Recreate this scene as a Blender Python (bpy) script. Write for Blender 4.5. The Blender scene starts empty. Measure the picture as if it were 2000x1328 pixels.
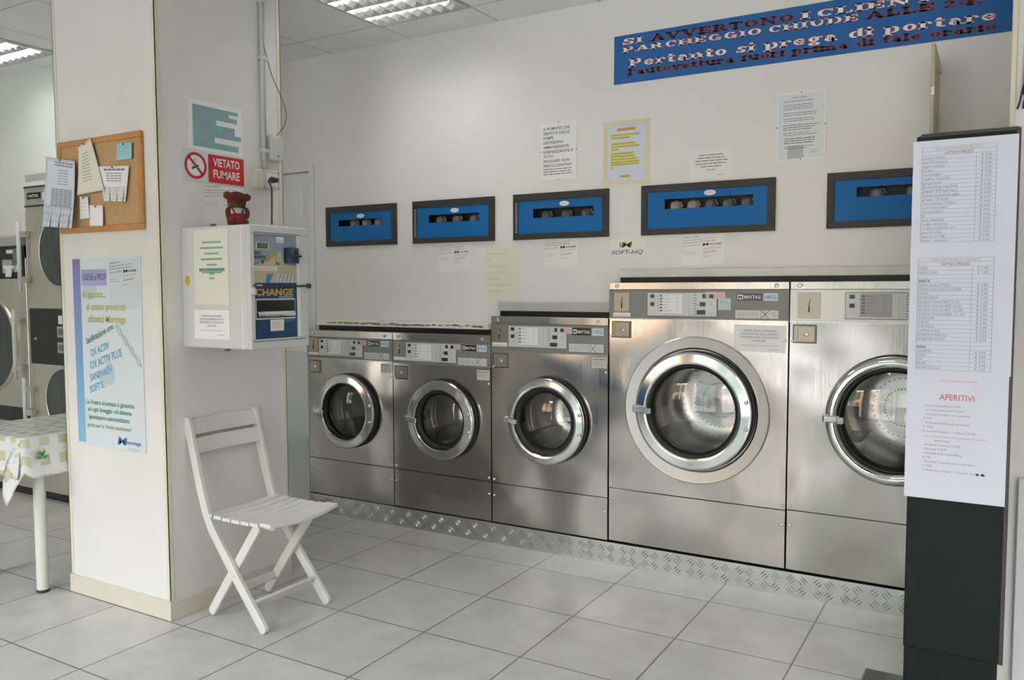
import bpy, math, random
from mathutils import Vector, Matrix, Euler
random.seed(7)
S = bpy.context.scene; COL = S.collection
R90 = math.pi/2

# ---------------------------------------------------------------- camera, light, exposure
CAM = Vector((2.42854, -2.65155, 1.39557)); YAW, PITCH, ROLL, FPX = -0.53197, -0.06317, -0.00268, 1621.75
_cy, _sy = math.cos(YAW), math.sin(YAW)
FWD = Vector((_sy*math.cos(PITCH), _cy*math.cos(PITCH), math.sin(PITCH)))
_rt = Vector((_cy, -_sy, 0)); _up = _rt.cross(FWD)
RT = math.cos(ROLL)*_rt + math.sin(ROLL)*_up; UP = -math.sin(ROLL)*_rt + math.cos(ROLL)*_up
cd = bpy.data.cameras.new('camera'); cam = bpy.data.objects.new('camera', cd); COL.objects.link(cam)
M = Matrix((RT, UP, -FWD)).transposed().to_4x4(); M.translation = CAM; cam.matrix_world = M
cd.sensor_width = 36; cd.lens = FPX*36/2000; cd.clip_start = 0.05; cd.clip_end = 200
S.camera = cam
def P(u, v, ax, val):
    """point of the photograph (2000x1328 frame) on the plane axis ax = val"""
    d = FWD + (u-1000)/FPX*RT - (v-664)/FPX*UP
    return CAM + d*((val-CAM[ax])/d[ax])

w = bpy.data.worlds.new('sky'); S.world = w; w.use_nodes = True
bg = w.node_tree.nodes['Background']; bg.inputs[0].default_value = (0.955, 0.955, 0.96, 1); bg.inputs[1].default_value = 11.0
S.view_settings.view_transform = 'Standard'; S.view_settings.look = 'None'
S.view_settings.exposure = 0.84; S.view_settings.gamma = 1; S.view_settings.use_curve_mapping = False
sd = bpy.data.lights.new('sun', 'SUN'); sd.energy = 4.5; sd.angle = 0.01; sd.color = (1, .92, .84)
sun = bpy.data.objects.new('sun', sd); COL.objects.link(sun); sun.rotation_euler = (math.radians(-42), 0, math.radians(-18))
XL, XR, YF, ZC = -5.4, 5.2, -4.3, 2.83         # room limits, storefront line, ceiling height
YB = 1.147; YW = 1.267                          # fronts of the washers, wall behind
def portal(x0, x1, z0, z1):
    ld = bpy.data.lights.new('daylight_portal', 'AREA'); ld.shape = 'RECTANGLE'; ld.size = x1-x0; ld.size_y = z1-z0
    ld.cycles.is_portal = True
    o = bpy.data.objects.new('daylight_portal', ld); COL.objects.link(o)
    o.location = ((x0+x1)/2, YF+.02, (z0+z1)/2); o.rotation_euler = (-R90, 0, math.pi)
    o.rotation_euler = (R90, 0, 0)
OPEN = [(-5.0, -3.6), (-2.85, -1.05), (-.45, 1.65), (2.2, 4.9)]
for a, b in OPEN: portal(a, b, .05, 2.6)

# ---------------------------------------------------------------- materials
MATS = {}
def mat(name, col, rough=.5, metal=0, bump=0, bscale=40, mott=0, mscale=6, emis=0, spec=.5, coat=0):
    if name in MATS: return MATS[name]
    m = bpy.data.materials.new(name); m.use_nodes = True; nt = m.node_tree; b = nt.nodes['Principled BSDF']
    c = (*col, 1); b.inputs['Base Color'].default_value = c
    b.inputs['Roughness'].default_value = rough; b.inputs['Metallic'].default_value = metal
    b.inputs['Specular IOR Level'].default_value = spec
    if coat: b.inputs['Coat Weight'].default_value = coat; b.inputs['Coat Roughness'].default_value = .08
    tc = None
    if bump or mott:
        tc = nt.nodes.new('ShaderNodeTexCoord')
    if mott:
        n = nt.nodes.new('ShaderNodeTexNoise'); n.inputs['Scale'].default_value = mscale; n.inputs['Detail'].default_value = 5
        nt.links.new(tc.outputs['Object'], n.inputs['Vector'])
        r = nt.nodes.new('ShaderNodeMapRange'); r.inputs[1].default_value = .3; r.inputs[2].default_value = .7
        r.inputs[3].default_value = 1-mott; r.inputs[4].default_value = 1+mott*.3
        nt.links.new(n.outputs['Fac'], r.inputs[0])
        mx = nt.nodes.new('ShaderNodeVectorMath'); mx.operation = 'SCALE'; mx.inputs[0].default_value = col
        nt.links.new(r.outputs[0], mx.inputs['Scale']); nt.links.new(mx.outputs[0], b.inputs['Base Color'])
    if bump:
        n = nt.nodes.new('ShaderNodeTexNoise'); n.inputs['Scale'].default_value = bscale; n.inputs['Detail'].default_value = 4
        nt.links.new(tc.outputs['Object'], n.inputs['Vector'])
        bp = nt.nodes.new('ShaderNodeBump'); bp.inputs['Strength'].default_value = 1; bp.inputs['Distance'].default_value = bump
        nt.links.new(n.outputs['Fac'], bp.inputs['Height']); nt.links.new(bp.outputs[0], b.inputs['Normal'])
    if emis:
        b.inputs['Emission Color'].default_value = c; b.inputs['Emission Strength'].default_value = emis
    MATS[name] = m; return m

def steel(name, col, rough, wav=.004, wscale=2.2, brush=True):
    m = bpy.data.materials.new(name); m.use_nodes = True; nt = m.node_tree; b = nt.nodes['Principled BSDF']
    b.inputs['Metallic'].default_value = 1; b.inputs['Base Color'].default_value = (*col, 1)
    tc = nt.nodes.new('ShaderNodeTexCoord')
    oi = nt.nodes.new('ShaderNodeObjectInfo')
    ad = nt.nodes.new('ShaderNodeVectorMath'); ad.operation = 'ADD'
    mlt = nt.nodes.new('ShaderNodeVectorMath'); mlt.operation = 'SCALE'; mlt.inputs['Scale'].default_value = 1.0
    nt.links.new(oi.outputs['Location'], mlt.inputs[0])
    nt.links.new(tc.outputs['Object'], ad.inputs[0]); nt.links.new(mlt.outputs[0], ad.inputs[1])
    n = nt.nodes.new('ShaderNodeTexNoise'); n.inputs['Scale'].default_value = wscale; n.inputs['Detail'].default_value = 1.0
    nt.links.new(ad.outputs[0], n.inputs['Vector'])
    bp = nt.nodes.new('ShaderNodeBump'); bp.inputs['Distance'].default_value = wav*10; bp.inputs['Strength'].default_value = 1
    nt.links.new(n.outputs['Fac'], bp.inputs['Height']); nt.links.new(bp.outputs[0], b.inputs['Normal'])
    if brush:
        mp = nt.nodes.new('ShaderNodeMapping'); mp.inputs['Scale'].default_value = (300, 4, 4)
        nt.links.new(ad.outputs[0], mp.inputs[0])
        n2 = nt.nodes.new('ShaderNodeTexNoise'); n2.inputs['Scale'].default_value = 1; n2.inputs['Detail'].default_value = 3
        nt.links.new(mp.outputs[0], n2.inputs['Vector'])
        r = nt.nodes.new('ShaderNodeMapRange'); r.inputs[1].default_value = .3; r.inputs[2].default_value = .7
        r.inputs[3].default_value = rough*.75; r.inputs[4].default_value = rough*1.3
        nt.links.new(n2.outputs['Fac'], r.inputs[0]); nt.links.new(r.outputs[0], b.inputs['Roughness'])
    else: b.inputs['Roughness'].default_value = rough
    MATS[name] = m; return m

def tiles(name, size, ca, cb, cm, mortar, rough, off=(0, 0), bump=.002, mott=.06):
    m = bpy.data.materials.new(name); m.use_nodes = True; nt = m.node_tree; b = nt.nodes['Principled BSDF']
    tc = nt.nodes.new('ShaderNodeTexCoord')
    mp = nt.nodes.new('ShaderNodeMapping'); mp.inputs['Location'].default_value = (-off[0], -off[1], 0)
    br = nt.nodes.new('ShaderNodeTexBrick'); br.offset = 0; br.squash = 1
    br.inputs['Scale'].default_value = 1; br.inputs['Brick Width'].default_value = size; br.inputs['Row Height'].default_value = size
    br.inputs['Mortar Size'].default_value = mortar; br.inputs['Mortar Smooth'].default_value = .1; br.inputs['Bias'].default_value = 0
    br.inputs['Color1'].default_value = (*ca, 1); br.inputs['Color2'].default_value = (*cb, 1); br.inputs['Mortar'].default_value = (*cm, 1)
    nt.links.new(tc.outputs['Object'], mp.inputs[0]); nt.links.new(mp.outputs[0], br.inputs['Vector'])
    n = nt.nodes.new('ShaderNodeTexNoise'); n.inputs['Scale'].default_value = 5; n.inputs['Detail'].default_value = 8; n.inputs['Roughness'].default_value = .65
    nt.links.new(tc.outputs['Object'], n.inputs['Vector'])
    r = nt.nodes.new('ShaderNodeMapRange'); r.inputs[1].default_value = .3; r.inputs[2].default_value = .7; r.inputs[3].default_value = 1-mott; r.inputs[4].default_value = 1+mott
    nt.links.new(n.outputs['Fac'], r.inputs[0])
    mx = nt.nodes.new('ShaderNodeVectorMath'); mx.operation = 'SCALE'
    nt.links.new(br.outputs['Color'], mx.inputs[0]); nt.links.new(r.outputs[0], mx.inputs['Scale']); nt.links.new(mx.outputs[0], b.inputs['Base Color'])
    bp = nt.nodes.new('ShaderNodeBump'); bp.inputs['Distance'].default_value = bump; bp.invert = True
    nt.links.new(br.outputs['Fac'], bp.inputs['Height']); nt.links.new(bp.outputs[0], b.inputs['Normal'])
    b.inputs['Roughness'].default_value = rough
    MATS[name] = m; return m

def glassy(name, tint, refl=.06, rough=.02):
    m = bpy.data.materials.new(name); m.use_nodes = True; nt = m.node_tree; nt.nodes.remove(nt.nodes['Principled BSDF'])
    out = nt.nodes['Material Output']; tr = nt.nodes.new('ShaderNodeBsdfTransparent'); tr.inputs[0].default_value = (*tint, 1)
    gl = nt.nodes.new('ShaderNodeBsdfGlossy'); gl.inputs['Roughness'].default_value = rough
    fr = nt.nodes.new('ShaderNodeFresnel'); fr.inputs['IOR'].default_value = 1.5
    ad = nt.nodes.new('ShaderNodeMath'); ad.operation = 'ADD'; ad.inputs[1].default_value = refl
    mx = nt.nodes.new('ShaderNodeMixShader'); nt.links.new(fr.outputs[0], ad.inputs[0]); nt.links.new(ad.outputs[0], mx.inputs[0])
    nt.links.new(tr.outputs[0], mx.inputs[1]); nt.links.new(gl.outputs[0], mx.inputs[2]); nt.links.new(mx.outputs[0], out.inputs[0])
    MATS[name] = m; return m

m_wall = mat('wall_paint', (.83, .82, .80), .6, bump=.0015, bscale=25, mott=.04, mscale=1.5)
m_wallL = mat('wall_paint_left', (.80, .83, .77), .6, bump=.001, bscale=25, mott=.03, mscale=1.5)
m_pillar = mat('pillar_paint', (.79, .78, .755), .5, bump=.001, bscale=20, mott=.05, mscale=3)
m_trim = mat('cream_plastic', (.74, .71, .58), .45)
m_base = mat('cream_tile', (.68, .64, .55), .4, mott=.06, mscale=9)
m_floor = tiles('floor_tiles', .45, (.535, .525, .51), (.57, .56, .545), (.17, .16, .15), .0032, .36, mott=.12)
m_ceil = tiles('ceiling_tiles', .6, (.86, .87, .84), (.88, .89, .86), (.50, .51, .51), .004, .8, off=(-.555, .99), bump=.004, mott=.03)
m_steel = steel('stainless', (.45, .43, .41), .19, .0050, 2.0)
m_steel2 = steel('stainless_cap', (.48, .465, .44), .22, .001, 3)
m_flange = steel('stainless_flange', (.50, .485, .46), .26, .0004, 3, brush=False)
m_chrome = steel('chrome', (.78, .79, .80), .07, .0006, 3, brush=False)
m_ring = steel('ring_steel', (.66, .67, .67), .13, .0004, 3, brush=False)
m_alu = steel('tread_aluminium', (.60, .61, .61), .27, .0006, 8, brush=False)
m_drum = steel('drum_steel', (.75, .73, .70), .28, .001, 5, brush=False)
m_panel = mat('panel_grey', (.245, .245, .235), .45)
m_panelw = mat('panel_white', (.90, .90, .87), .4)
m_plate = mat('display_plate', (.66, .68, .67), .4)
m_coin = mat('coin_plate', (.36, .33, .28), .35, metal=.8)
m_black = mat('black_rubber', (.012, .012, .013), .5)
m_blackg = mat('black_gloss', (.015, .015, .018), .15)
m_dgreen = mat('display_green', (.02, .06, .045), .3)
m_dark = mat('dark_ink', (.05, .05, .055), .7)
m_ink = mat('grey_ink', (.19, .19, .20), .8)
m_inkl = mat('pale_grey_ink', (.36, .36, .36), .8)
m_redink = mat('red_ink', (.55, .12, .11), .8)
m_redinkl = mat('pale_red_ink', (.62, .36, .34), .8)
m_blueink = mat('blue_ink', (.08, .22, .42), .8)
m_slate = mat('slate_ink', (.20, .24, .33), .8)
m_paper = mat('paper', (.87, .88, .89), .7)
m_paperl = mat('paper_lilac', (.70, .74, .86), .7)
m_paperc = mat('paper_cream', (.80, .79, .70), .7)
m_clear = mat('clear_film', (.86, .87, .86), .35, coat=.4)
m_yel = mat('highlighter_yellow', (.72, .68, .16), .7)
m_orange = mat('highlighter_orange', (.75, .45, .12), .7)
m_tape = mat('beige_tape', (.74, .70, .52), .4)
m_blue = mat('panel_blue', (.014, .15, .42), .5, spec=.2)
m_frame = mat('panel_frame', (.040, .037, .033), .55, bump=.0008, bscale=90, mott=.25, mscale=60)
m_banner = mat('banner_blue', (.030, .14, .40), .55, spec=.25)
m_white = mat('print_white', (.87, .87, .87), .6)
m_bred = mat('banner_red', (.42, .035, .04), .6)
m_bblack = mat('banner_black', (.025, .02, .03), .6)
m_red = mat('sign_red', (.62, .02, .025), .4)
m_teal = mat('sign_teal', (.27, .44, .47), .6, mott=.12, mscale=14)
m_green = mat('sign_green', (.24, .47, .37), .6)
m_cork = mat('cork', (.58, .37, .18), .9, bump=.001, bscale=300, mott=.18, mscale=160)
m_wood = mat('pine_frame', (.55, .27, .09), .5, mott=.12, mscale=20)
m_chair = mat('chair_white', (.74, .73, .70), .45, bump=.0006, bscale=30, mott=.05, mscale=14)
m_kiosk = mat('kiosk_black', (.013, .016, .018), .6, spec=.2)
m_kioske = mat('kiosk_grey_edge', (.045, .048, .052), .45)
m_cab = mat('cabinet_grey', (.66, .67, .67), .4)
m_cabl = mat('cabinet_light', (.80, .81, .81), .35)
m_cblue = mat('change_blue', (.018, .060, .17), .35)
m_cgrey = mat('change_grey', (.30, .36, .44), .45)
m_cbeige = mat('change_beige', (.58, .53, .36), .5)
m_navy = mat('navy', (.018, .025, .07), .35)
m_tan = mat('change_gold', (.70, .42, .08), .4)
m_conduit = mat('conduit_grey', (.60, .61, .61), .4)
m_socket = mat('socket_cream', (.62, .60, .53), .4)
m_fur = mat('brown_fur', (.16, .055, .02), .95, bump=.003, bscale=350, mott=.4, mscale=60)
m_capr = mat('dark_red_cloth', (.13, .012, .018), .9, bump=.001, bscale=300)
m_ovr = mat('red_cloth', (.30, .015, .03), .9)
m_cyanp = mat('cyan_paper', (.36, .66, .70), .7)
m_beige = mat('beige_enamel', (.52, .47, .34), .4)
m_glass = glassy('door_glass', (.88, .89, .90), .05)
m_sglass = glassy('shop_glass', (.95, .97, .97), .02)
m_lamp = mat('tube', (1, .98, .95), .5, emis=9)
m_louv = steel('louvre_alu', (.88, .89, .90), .16, .0003, 5, brush=False)

# ---------------------------------------------------------------- mesh builder
_tc = {}
def text_mesh(s, bold):
    k = (s, bold)
    if k in _tc: return _tc[k]
    cu = bpy.data.curves.new('lettering', 'FONT'); cu.body = s; cu.size = 1; cu.offset = bold; cu.resolution_u = 2
    ob = bpy.data.objects.new('lettering', cu)
    me = bpy.data.meshes.new_from_object(ob)
    vs = [tuple(v.co) for v in me.vertices]; fs = [tuple(p.vertices) for p in me.polygons]
    bpy.data.objects.remove(ob); bpy.data.curves.remove(cu); bpy.data.meshes.remove(me)
    _tc[k] = (vs, fs); return _tc[k]

class MB:
    def __init__(s): s.v = []; s.f = []; s.m = []; s.mats = []; s.sm = []
    def mi(s, m):
        if m not in s.mats: s.mats.append(m)
        return s.mats.index(m)
    def add(s, vs, fs, m, smooth=False):
        b = len(s.v); s.v += [tuple(v) for v in vs]; i = s.mi(m)
        for f in fs: s.f.append(tuple(b+k for k in f)); s.m.append(i); s.sm.append(smooth)
        return s
    def box(s, x0, x1, y0, y1, z0, z1, m, bev=0):
        if bev:
            b = min(bev, (x1-x0)/2.01, (y1-y0)/2.01, (z1-z0)/2.01); vs = []
            for sx, x in ((1, x0), (-1, x1)):
                for sy, y in ((1, y0), (-1, y1)):
                    for sz, z in ((1, z0), (-1, z1)):
                        vs += [(x, y+sy*b, z+sz*b), (x+sx*b, y, z+sz*b), (x+sx*b, y+sy*b, z)]
            def q(ix, iy, iz, k): return (ix*4+iy*2+iz)*3+k
            fs = []
            for ix in (0, 1): fs.append([q(ix, a, c, 0) for a, c in ((0, 0), (0, 1), (1, 1), (1, 0))][::(1 if ix == 0 else -1)])
            for iy in (0, 1): fs.append([q(a, iy, c, 1) for a, c in ((0, 0), (1, 0), (1, 1), (0, 1))][::(1 if iy == 0 else -1)])
            for iz in (0, 1): fs.append([q(a, c, iz, 2) for a, c in ((0, 0), (0, 1), (1, 1), (1, 0))][::(1 if iz == 0 else -1)])
            for a in (0, 1):
                for c in (0, 1):
                    fs.append([q(0, a, c, 1), q(0, a, c, 2), q(1, a, c, 2), q(1, a, c, 1)])
                    fs.append([q(a, 0, c, 0), q(a, 0, c, 2), q(a, 1, c, 2), q(a, 1, c, 0)])
                    fs.append([q(a, c, 0, 0), q(a, c, 0, 1), q(a, c, 1, 1), q(a, c, 1, 0)])
                    for e in (0, 1): fs.append([q(a, c, e, 0), q(a, c, e, 1), q(a, c, e, 2)])
            return s.add(vs, fs, m)
        vs = [(x, y, z) for x in (x0, x1) for y in (y0, y1) for z in (z0, z1)]
        return s.add(vs, [(0, 1, 3, 2), (4, 6, 7, 5), (0, 4, 5, 1), (2, 3, 7, 6), (0, 2, 6, 4), (1, 5, 7, 3)], m)
    def rect(s, x0, x1, y0, y1, z, m):
        return s.add([(x0, y0, z), (x1, y0, z), (x1, y1, z), (x0, y1, z)], [(0, 1, 2, 3)], m)
    def poly(s, pts, z, m): return s.add([(x, y, z) for x, y in pts], [tuple(range(len(pts)))], m)
    def prism(s, pts, z0, z1, m):
        n = len(pts); vs = [(x, y, z0) for x, y in pts]+[(x, y, z1) for x, y in pts]
        fs = [tuple(range(n))[::-1], tuple(range(n, 2*n))]+[(i, (i+1) % n, n+(i+1) % n, n+i) for i in range(n)]
        return s.add(vs, fs, m)
    def lathe(s, prof, m, n=64, c=(0, 0, 0), axis='z', smooth=True, sharp=False):
        if sharp:
            for a, b in zip(prof, prof[1:]): s.lathe([a, b], m, n, c, axis, smooth)
            return s
        vs = []; fs = []
        for r, h in prof:
            for i in range(n):
                a = 2*math.pi*i/n; x, y = r*math.cos(a), r*math.sin(a)
                p = (x, y, h) if axis == 'z' else ((x, h, y) if axis == 'y' else (h, x, y))
                vs.append((p[0]+c[0], p[1]+c[1], p[2]+c[2]))
        for j in range(len(prof)-1):
            for i in range(n):
                k = (i+1) % n; fs.append((j*n+i, j*n+k, (j+1)*n+k, (j+1)*n+i))
        if prof[0][0] > 1e-5 and False: pass
        return s.add(vs, fs, m, smooth)
    def tube(s, pts, r, m, n=10, cap=True, smooth=True):
        pts = [Vector(p) for p in pts]; vs = []; fs = []; up = Vector((0, 0, 1)); prev = None
        for i, p in enumerate(pts):
            t = (pts[min(i+1, len(pts)-1)]-pts[max(i-1, 0)]).normalized()
            a = (prev - t*prev.dot(t)) if prev is not None else (up.cross(t) if abs(t.z) < .95 else Vector((1, 0, 0)))
            a.normalize(); prev = a; b = t.cross(a)
            rr = r[i] if isinstance(r, (list, tuple)) else r
            for k in range(n): th = 2*math.pi*k/n; vs.append(p+(a*math.cos(th)+b*math.sin(th))*rr)
        for j in range(len(pts)-1):
            for k in range(n): l = (k+1) % n; fs.append((j*n+k, j*n+l, (j+1)*n+l, (j+1)*n+k))
        if cap: fs += [tuple(range(n))[::-1], tuple((len(pts)-1)*n+k for k in range(n))]
        return s.add(vs, fs, m, smooth)
    def ball(s, c, r, m, n=16, k=10):
        r = r if isinstance(r, (list, tuple)) else (r, r, r); vs = []; fs = []
        for j in range(k+1):
            ph = math.pi*j/k
            for i in range(n):
                a = 2*math.pi*i/n; vs.append((c[0]+r[0]*math.sin(ph)*math.cos(a), c[1]+r[1]*math.sin(ph)*math.sin(a), c[2]+r[2]*math.cos(ph)))
        for j in range(k):
            for i in range(n): l = (i+1) % n; fs.append((j*n+i, (j+1)*n+i, (j+1)*n+l, j*n+l))
        return s.add(vs, fs, m, True)
    def disc(s, cx, cy, r, z, m, n=24, ry=None):
        ry = ry or r
        return s.poly([(cx+r*math.cos(2*math.pi*i/n), cy+ry*math.sin(2*math.pi*i/n)) for i in range(n)], z, m)
    def annulus(s, cx, cy, r0, r1, z, m, n=40):
        vs = [(cx+r*math.cos(2*math.pi*i/n), cy+r*math.sin(2*math.pi*i/n), z) for r in (r0, r1) for i in range(n)]
        return s.add(vs, [(i, (i+1) % n, n+(i+1) % n, n+i)[::-1] for i in range(n)], m)
    def text(s, t, x, y, h, m, z=.0012, wid=None, align='L', bold=0, ang=0, shear=0):
        """h = cap height, wid = total width to stretch to"""
        vs, fs = text_mesh(t, bold)
        if not vs: return s
        x0 = min(v[0] for v in vs); x1 = max(v[0] for v in vs); k = h/.69
        kx = wid/(x1-x0) if wid else k; W = (x1-x0)*kx
        ox = {'L': 0, 'C': -W/2, 'R': -W}[align]; ca, sa = math.cos(ang), math.sin(ang)
        o = []
        for v in vs:
            a, b = (v[0]-x0)*kx+ox, v[1]*k; a += b*shear
            o.append((x+a*ca-b*sa, y+a*sa+b*ca, z))
        return s.add(o, fs, m)
    def lines(s, x, y, wd, h, n, pitch, m, z=.0012, align='L', fill=1, rag=.25, ang=0):
        """n lines of small print too fine to read: word-long dashes"""
        for i in range(n):
            W = wd*(1-random.random()*rag)*fill; xx = {'L': x, 'C': x-W/2, 'R': x-W}[align]; e = xx+W; yy = y-i*pitch
            while xx < e-1e-6:
                l = min(random.uniform(2.2, 6)*h, e-xx); s.rect(xx, xx+l, yy, yy+h*.62, z, m); xx += l+h*.55
        return s
    def bar(s, p0, p1, w, t, m, side=Vector((0, 1, 0)), rnd=True):
        """flat wooden bar from p0 to p1, width w across, thickness t along side, ends rounded"""
        p0, p1 = Vector(p0), Vector(p1); d = (p1-p0).normalized(); side = Vector(side).normalized(); a = side.cross(d).normalized()
        out = []; n = 6
        for c, sg in ((p0, -1), (p1, 1)):
            for i in range(n+1):
                th = -R90+math.pi*i/n
                out.append(c + d*(sg*math.cos(th)*w*.5*(1 if rnd else 0)) + a*(math.sin(th)*w*.5*sg))
        N = len(out); b = w*.08
        ctr = (p0+p1)/2
        vs = [p+side*(-t/2+b) for p in out]+[p+side*(t/2-b) for p in out]
        ins = [p-a*((1 if (p-ctr).dot(a) > 0 else -1)*b) for p in out]
        vs += [p-side*(t/2) for p in ins]+[p+side*(t/2) for p in ins]
        fs = [(i, (i+1) % N, N+(i+1) % N, N+i) for i in range(N)]
        fs += [(2*N+i, 2*N+(i+1) % N, (i+1) % N, i) for i in range(N)] + [(N+i, N+(i+1) % N, 3*N+(i+1) % N, 3*N+i) for i in range(N)]
        fs += [tuple(range(2*N, 3*N))[::-1], tuple(range(3*N, 4*N))]
        return s.add(vs, fs, m)
    def build(s, name, parent=None, mw=None, local=None):
        me = bpy.data.meshes.new(name); me.from_pydata(s.v, [], s.f)
        for m in s.mats: me.materials.append(m)
        me.polygons.foreach_set('material_index', s.m); me.polygons.foreach_set('use_smooth', s.sm); me.update()
        o = bpy.data.objects.new(name, me); COL.objects.link(o)
        if parent: o.parent = parent
        if mw is not None: o.matrix_world = mw
        if local is not None: o.matrix_local = local
        return o
    def fix(s):
        return s
def recalc(o):
    import bmesh
    bm = bmesh.new(); bm.from_mesh(o.data); bmesh.ops.remove_doubles(bm, verts=bm.verts, dist=1e-6)
    bmesh.ops.recalc_face_normals(bm, faces=bm.faces); bm.to_mesh(o.data); bm.free(); return o

FW = Euler((R90, 0, 0)).to_matrix().to_4x4()                 # local x right, y up, z out of a wall facing -Y
FS = (Euler((0, 0, R90)).to_matrix() @ Euler((R90, 0, 0)).to_matrix()).to_4x4()   # the same on a face towards +X
def at(fr, x, y, z): return Matrix.Translation((x, y, z)) @ fr
def tag(o, label, cat, group=None):
    o['label'] = label; o['category'] = cat
    if group: o['group'] = group
    return o
def empty(name, mw, label, cat, group=None):
    o = bpy.data.objects.new(name, None); COL.objects.link(o); o.empty_display_size = .05; o.matrix_world = mw
    return tag(o, label, cat, group)
def struct(o): o['kind'] = 'structure'; return o

# ---------------------------------------------------------------- room shell
MB().rect(XL, XR, YF, YW+.8, 0, m_floor).build('floor')
struct(bpy.data.objects['floor'])
def holed(mb, x0, x1, y0, y1, holes, z, m, depth=0):
    holes = [(max(h[0], x0), min(h[1], x1), max(h[2], y0), min(h[3], y1)) for h in holes]
    xs = sorted({x0, x1, *[h[0] for h in holes], *[h[1] for h in holes]}); ys = sorted({y0, y1, *[h[2] for h in holes], *[h[3] for h in holes]})
    for i in range(len(xs)-1):
        for j in range(len(ys)-1):
            cx, cy = (xs[i]+xs[i+1])/2, (ys[j]+ys[j+1])/2
            if any(h[0] < cx < h[1] and h[2] < cy < h[3] for h in holes): continue
            mb.rect(xs[i], xs[i+1], ys[j], ys[j+1], z, m)
            if depth: mb.rect(xs[i], xs[i+1], ys[j], ys[j+1], z-depth, m)
    if depth:
        for h in holes:
            a, b, c, d = h
            mb.add([(a, c, z), (b, c, z), (b, d, z), (a, d, z), (a, c, z-depth), (b, c, z-depth), (b, d, z-depth), (a, d, z-depth)],
                   [(0, 1, 5, 4), (1, 2, 6, 5), (2, 3, 7, 6), (3, 0, 4, 7)], m)
    return mb
# washers: (x0, x1, height, cap bottom, panel bottom, seam, base)
WASH = [(-1.283, -.613, 1.137, 1.095, .964, .340, .115), (-.611, .060, 1.137, 1.093, .958, .338, .118), (.063, .750, 1.242, 1.204, 1.056, .335, .118),
        (.754, 1.620, 1.418, 1.384, 1.241, .390, .122), (1.623, 2.436, 1.418, 1.384, 1.241, .395, .122)]
DISP = [(-1.216, -.662), (-.542, .017), (.138, .699), (.875, 1.526), (1.750, 2.400)]
DZ0, DZ1 = 1.652, 1.895
SLOT = {0: (-1.117, -.774, 1.774, 1.812), 1: (-.430, -.085, 1.768, 1.812), 2: (.258, .612, 1.765, 1.814), 3: (.995, 1.425, 1.776, 1.824), 4: (1.872, 2.30, 1.785, 1.828)}
holes = [(a+.002, b-.002, .0, h-.004) for a, b, h, *_ in WASH] + [(a-.01, b+.01, c-.01, d+.01) for a, b, c, d in SLOT.values()]
# services door opening
holes.append((-1.88, -1.358, 0.0, 2.13))
holes = [h for h in holes if h[3] > 1.5]
for nm, hx0, hx1, hz0, hz1 in (('wall_back', -1.9, 2.6, 1.414, ZC), ('wall_back_low_left', -1.9, .061, 1.133, 1.414), ('wall_back_low_middle', .061, .752, 1.238, 1.414), ('wall_back_door_side', -1.9, -1.285, 0, 1.133)):
    wb = MB(); holed(wb, hx0, hx1, hz0, hz1, [h for h in holes if h[0] < hx1 and h[1] > hx0 and h[2] < hz1 and h[3] > hz0 and (h[3] > 1.5 or h[3] < 0)], 0, m_wall, .06); struct(wb.build(nm, mw=at(FW, 0, YW, 0)))
# crawl space behind the washers, closed so that no daylight leaks in
mb = MB(); mb.box(-5.4, 5.2, 2.0, 2.05, 0, ZC, m_wall); struct(mb.build('wall_service'))
# left part of the back wall, further forward, with the step between them
wl = MB(); wl.box(XL, -1.9, .56, 1.3, 0, ZC, m_wallL); struct(wl.build('wall_left_back'))
struct(MB().box(XL-.1, XL, YF, .56, 0, ZC, m_wallL).build('wall_left'))
struct(MB().box(XR, XR+.1, YF, .62, 0, ZC, m_wall).build('wall_right'))
pr = MB(); pr.box(2.442, XR, .62, 1.99, 0, ZC, m_wall); struct(pr.build('wall_right_back'))
tr = MB(); tr.box(2.434, 2.452, .613, .64, 0, ZC, m_trim, .003); struct(tr.build('trim_6'))
struct(MB().rect(XL, XR, YF, 2.05, 0, m_ceil).build('ceiling'))
c_ = bpy.data.objects['ceiling']; c_.location.z = ZC
mb = MB(); mb.box(XL, XR, YF, 2.05, ZC+.3, ZC+.35, m_wall); struct(mb.build('ceiling_slab'))
# storefront wall with glass bays, behind the camera
sf = MB(); holed(sf, XL, XR, 0, ZC+.35, [(a, b, .05, 2.6) for a, b in OPEN], 0, m_wall, .12); struct(sf.build('wall_front', mw=at(FW, 0, YF, 0)))
for i, (a, b) in enumerate(OPEN):
    g = MB(); g.box(a, b, YF+.05, YF+.056, .05, 2.6, m_sglass); g = g.build('window_%d' % (i+1)); struct(g)
    f = MB()
    for x in (a, (a+b)/2-.025, b-.05): f.box(x, x+.05, YF+.02, YF+.09, .05, 2.6, m_conduit)
    f.box(a, b, YF+.02, YF+.09, .05, .12, m_conduit); f.box(a, b, YF+.02, YF+.09, 2.53, 2.6, m_conduit)
    f.build('window_frame', g)
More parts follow.
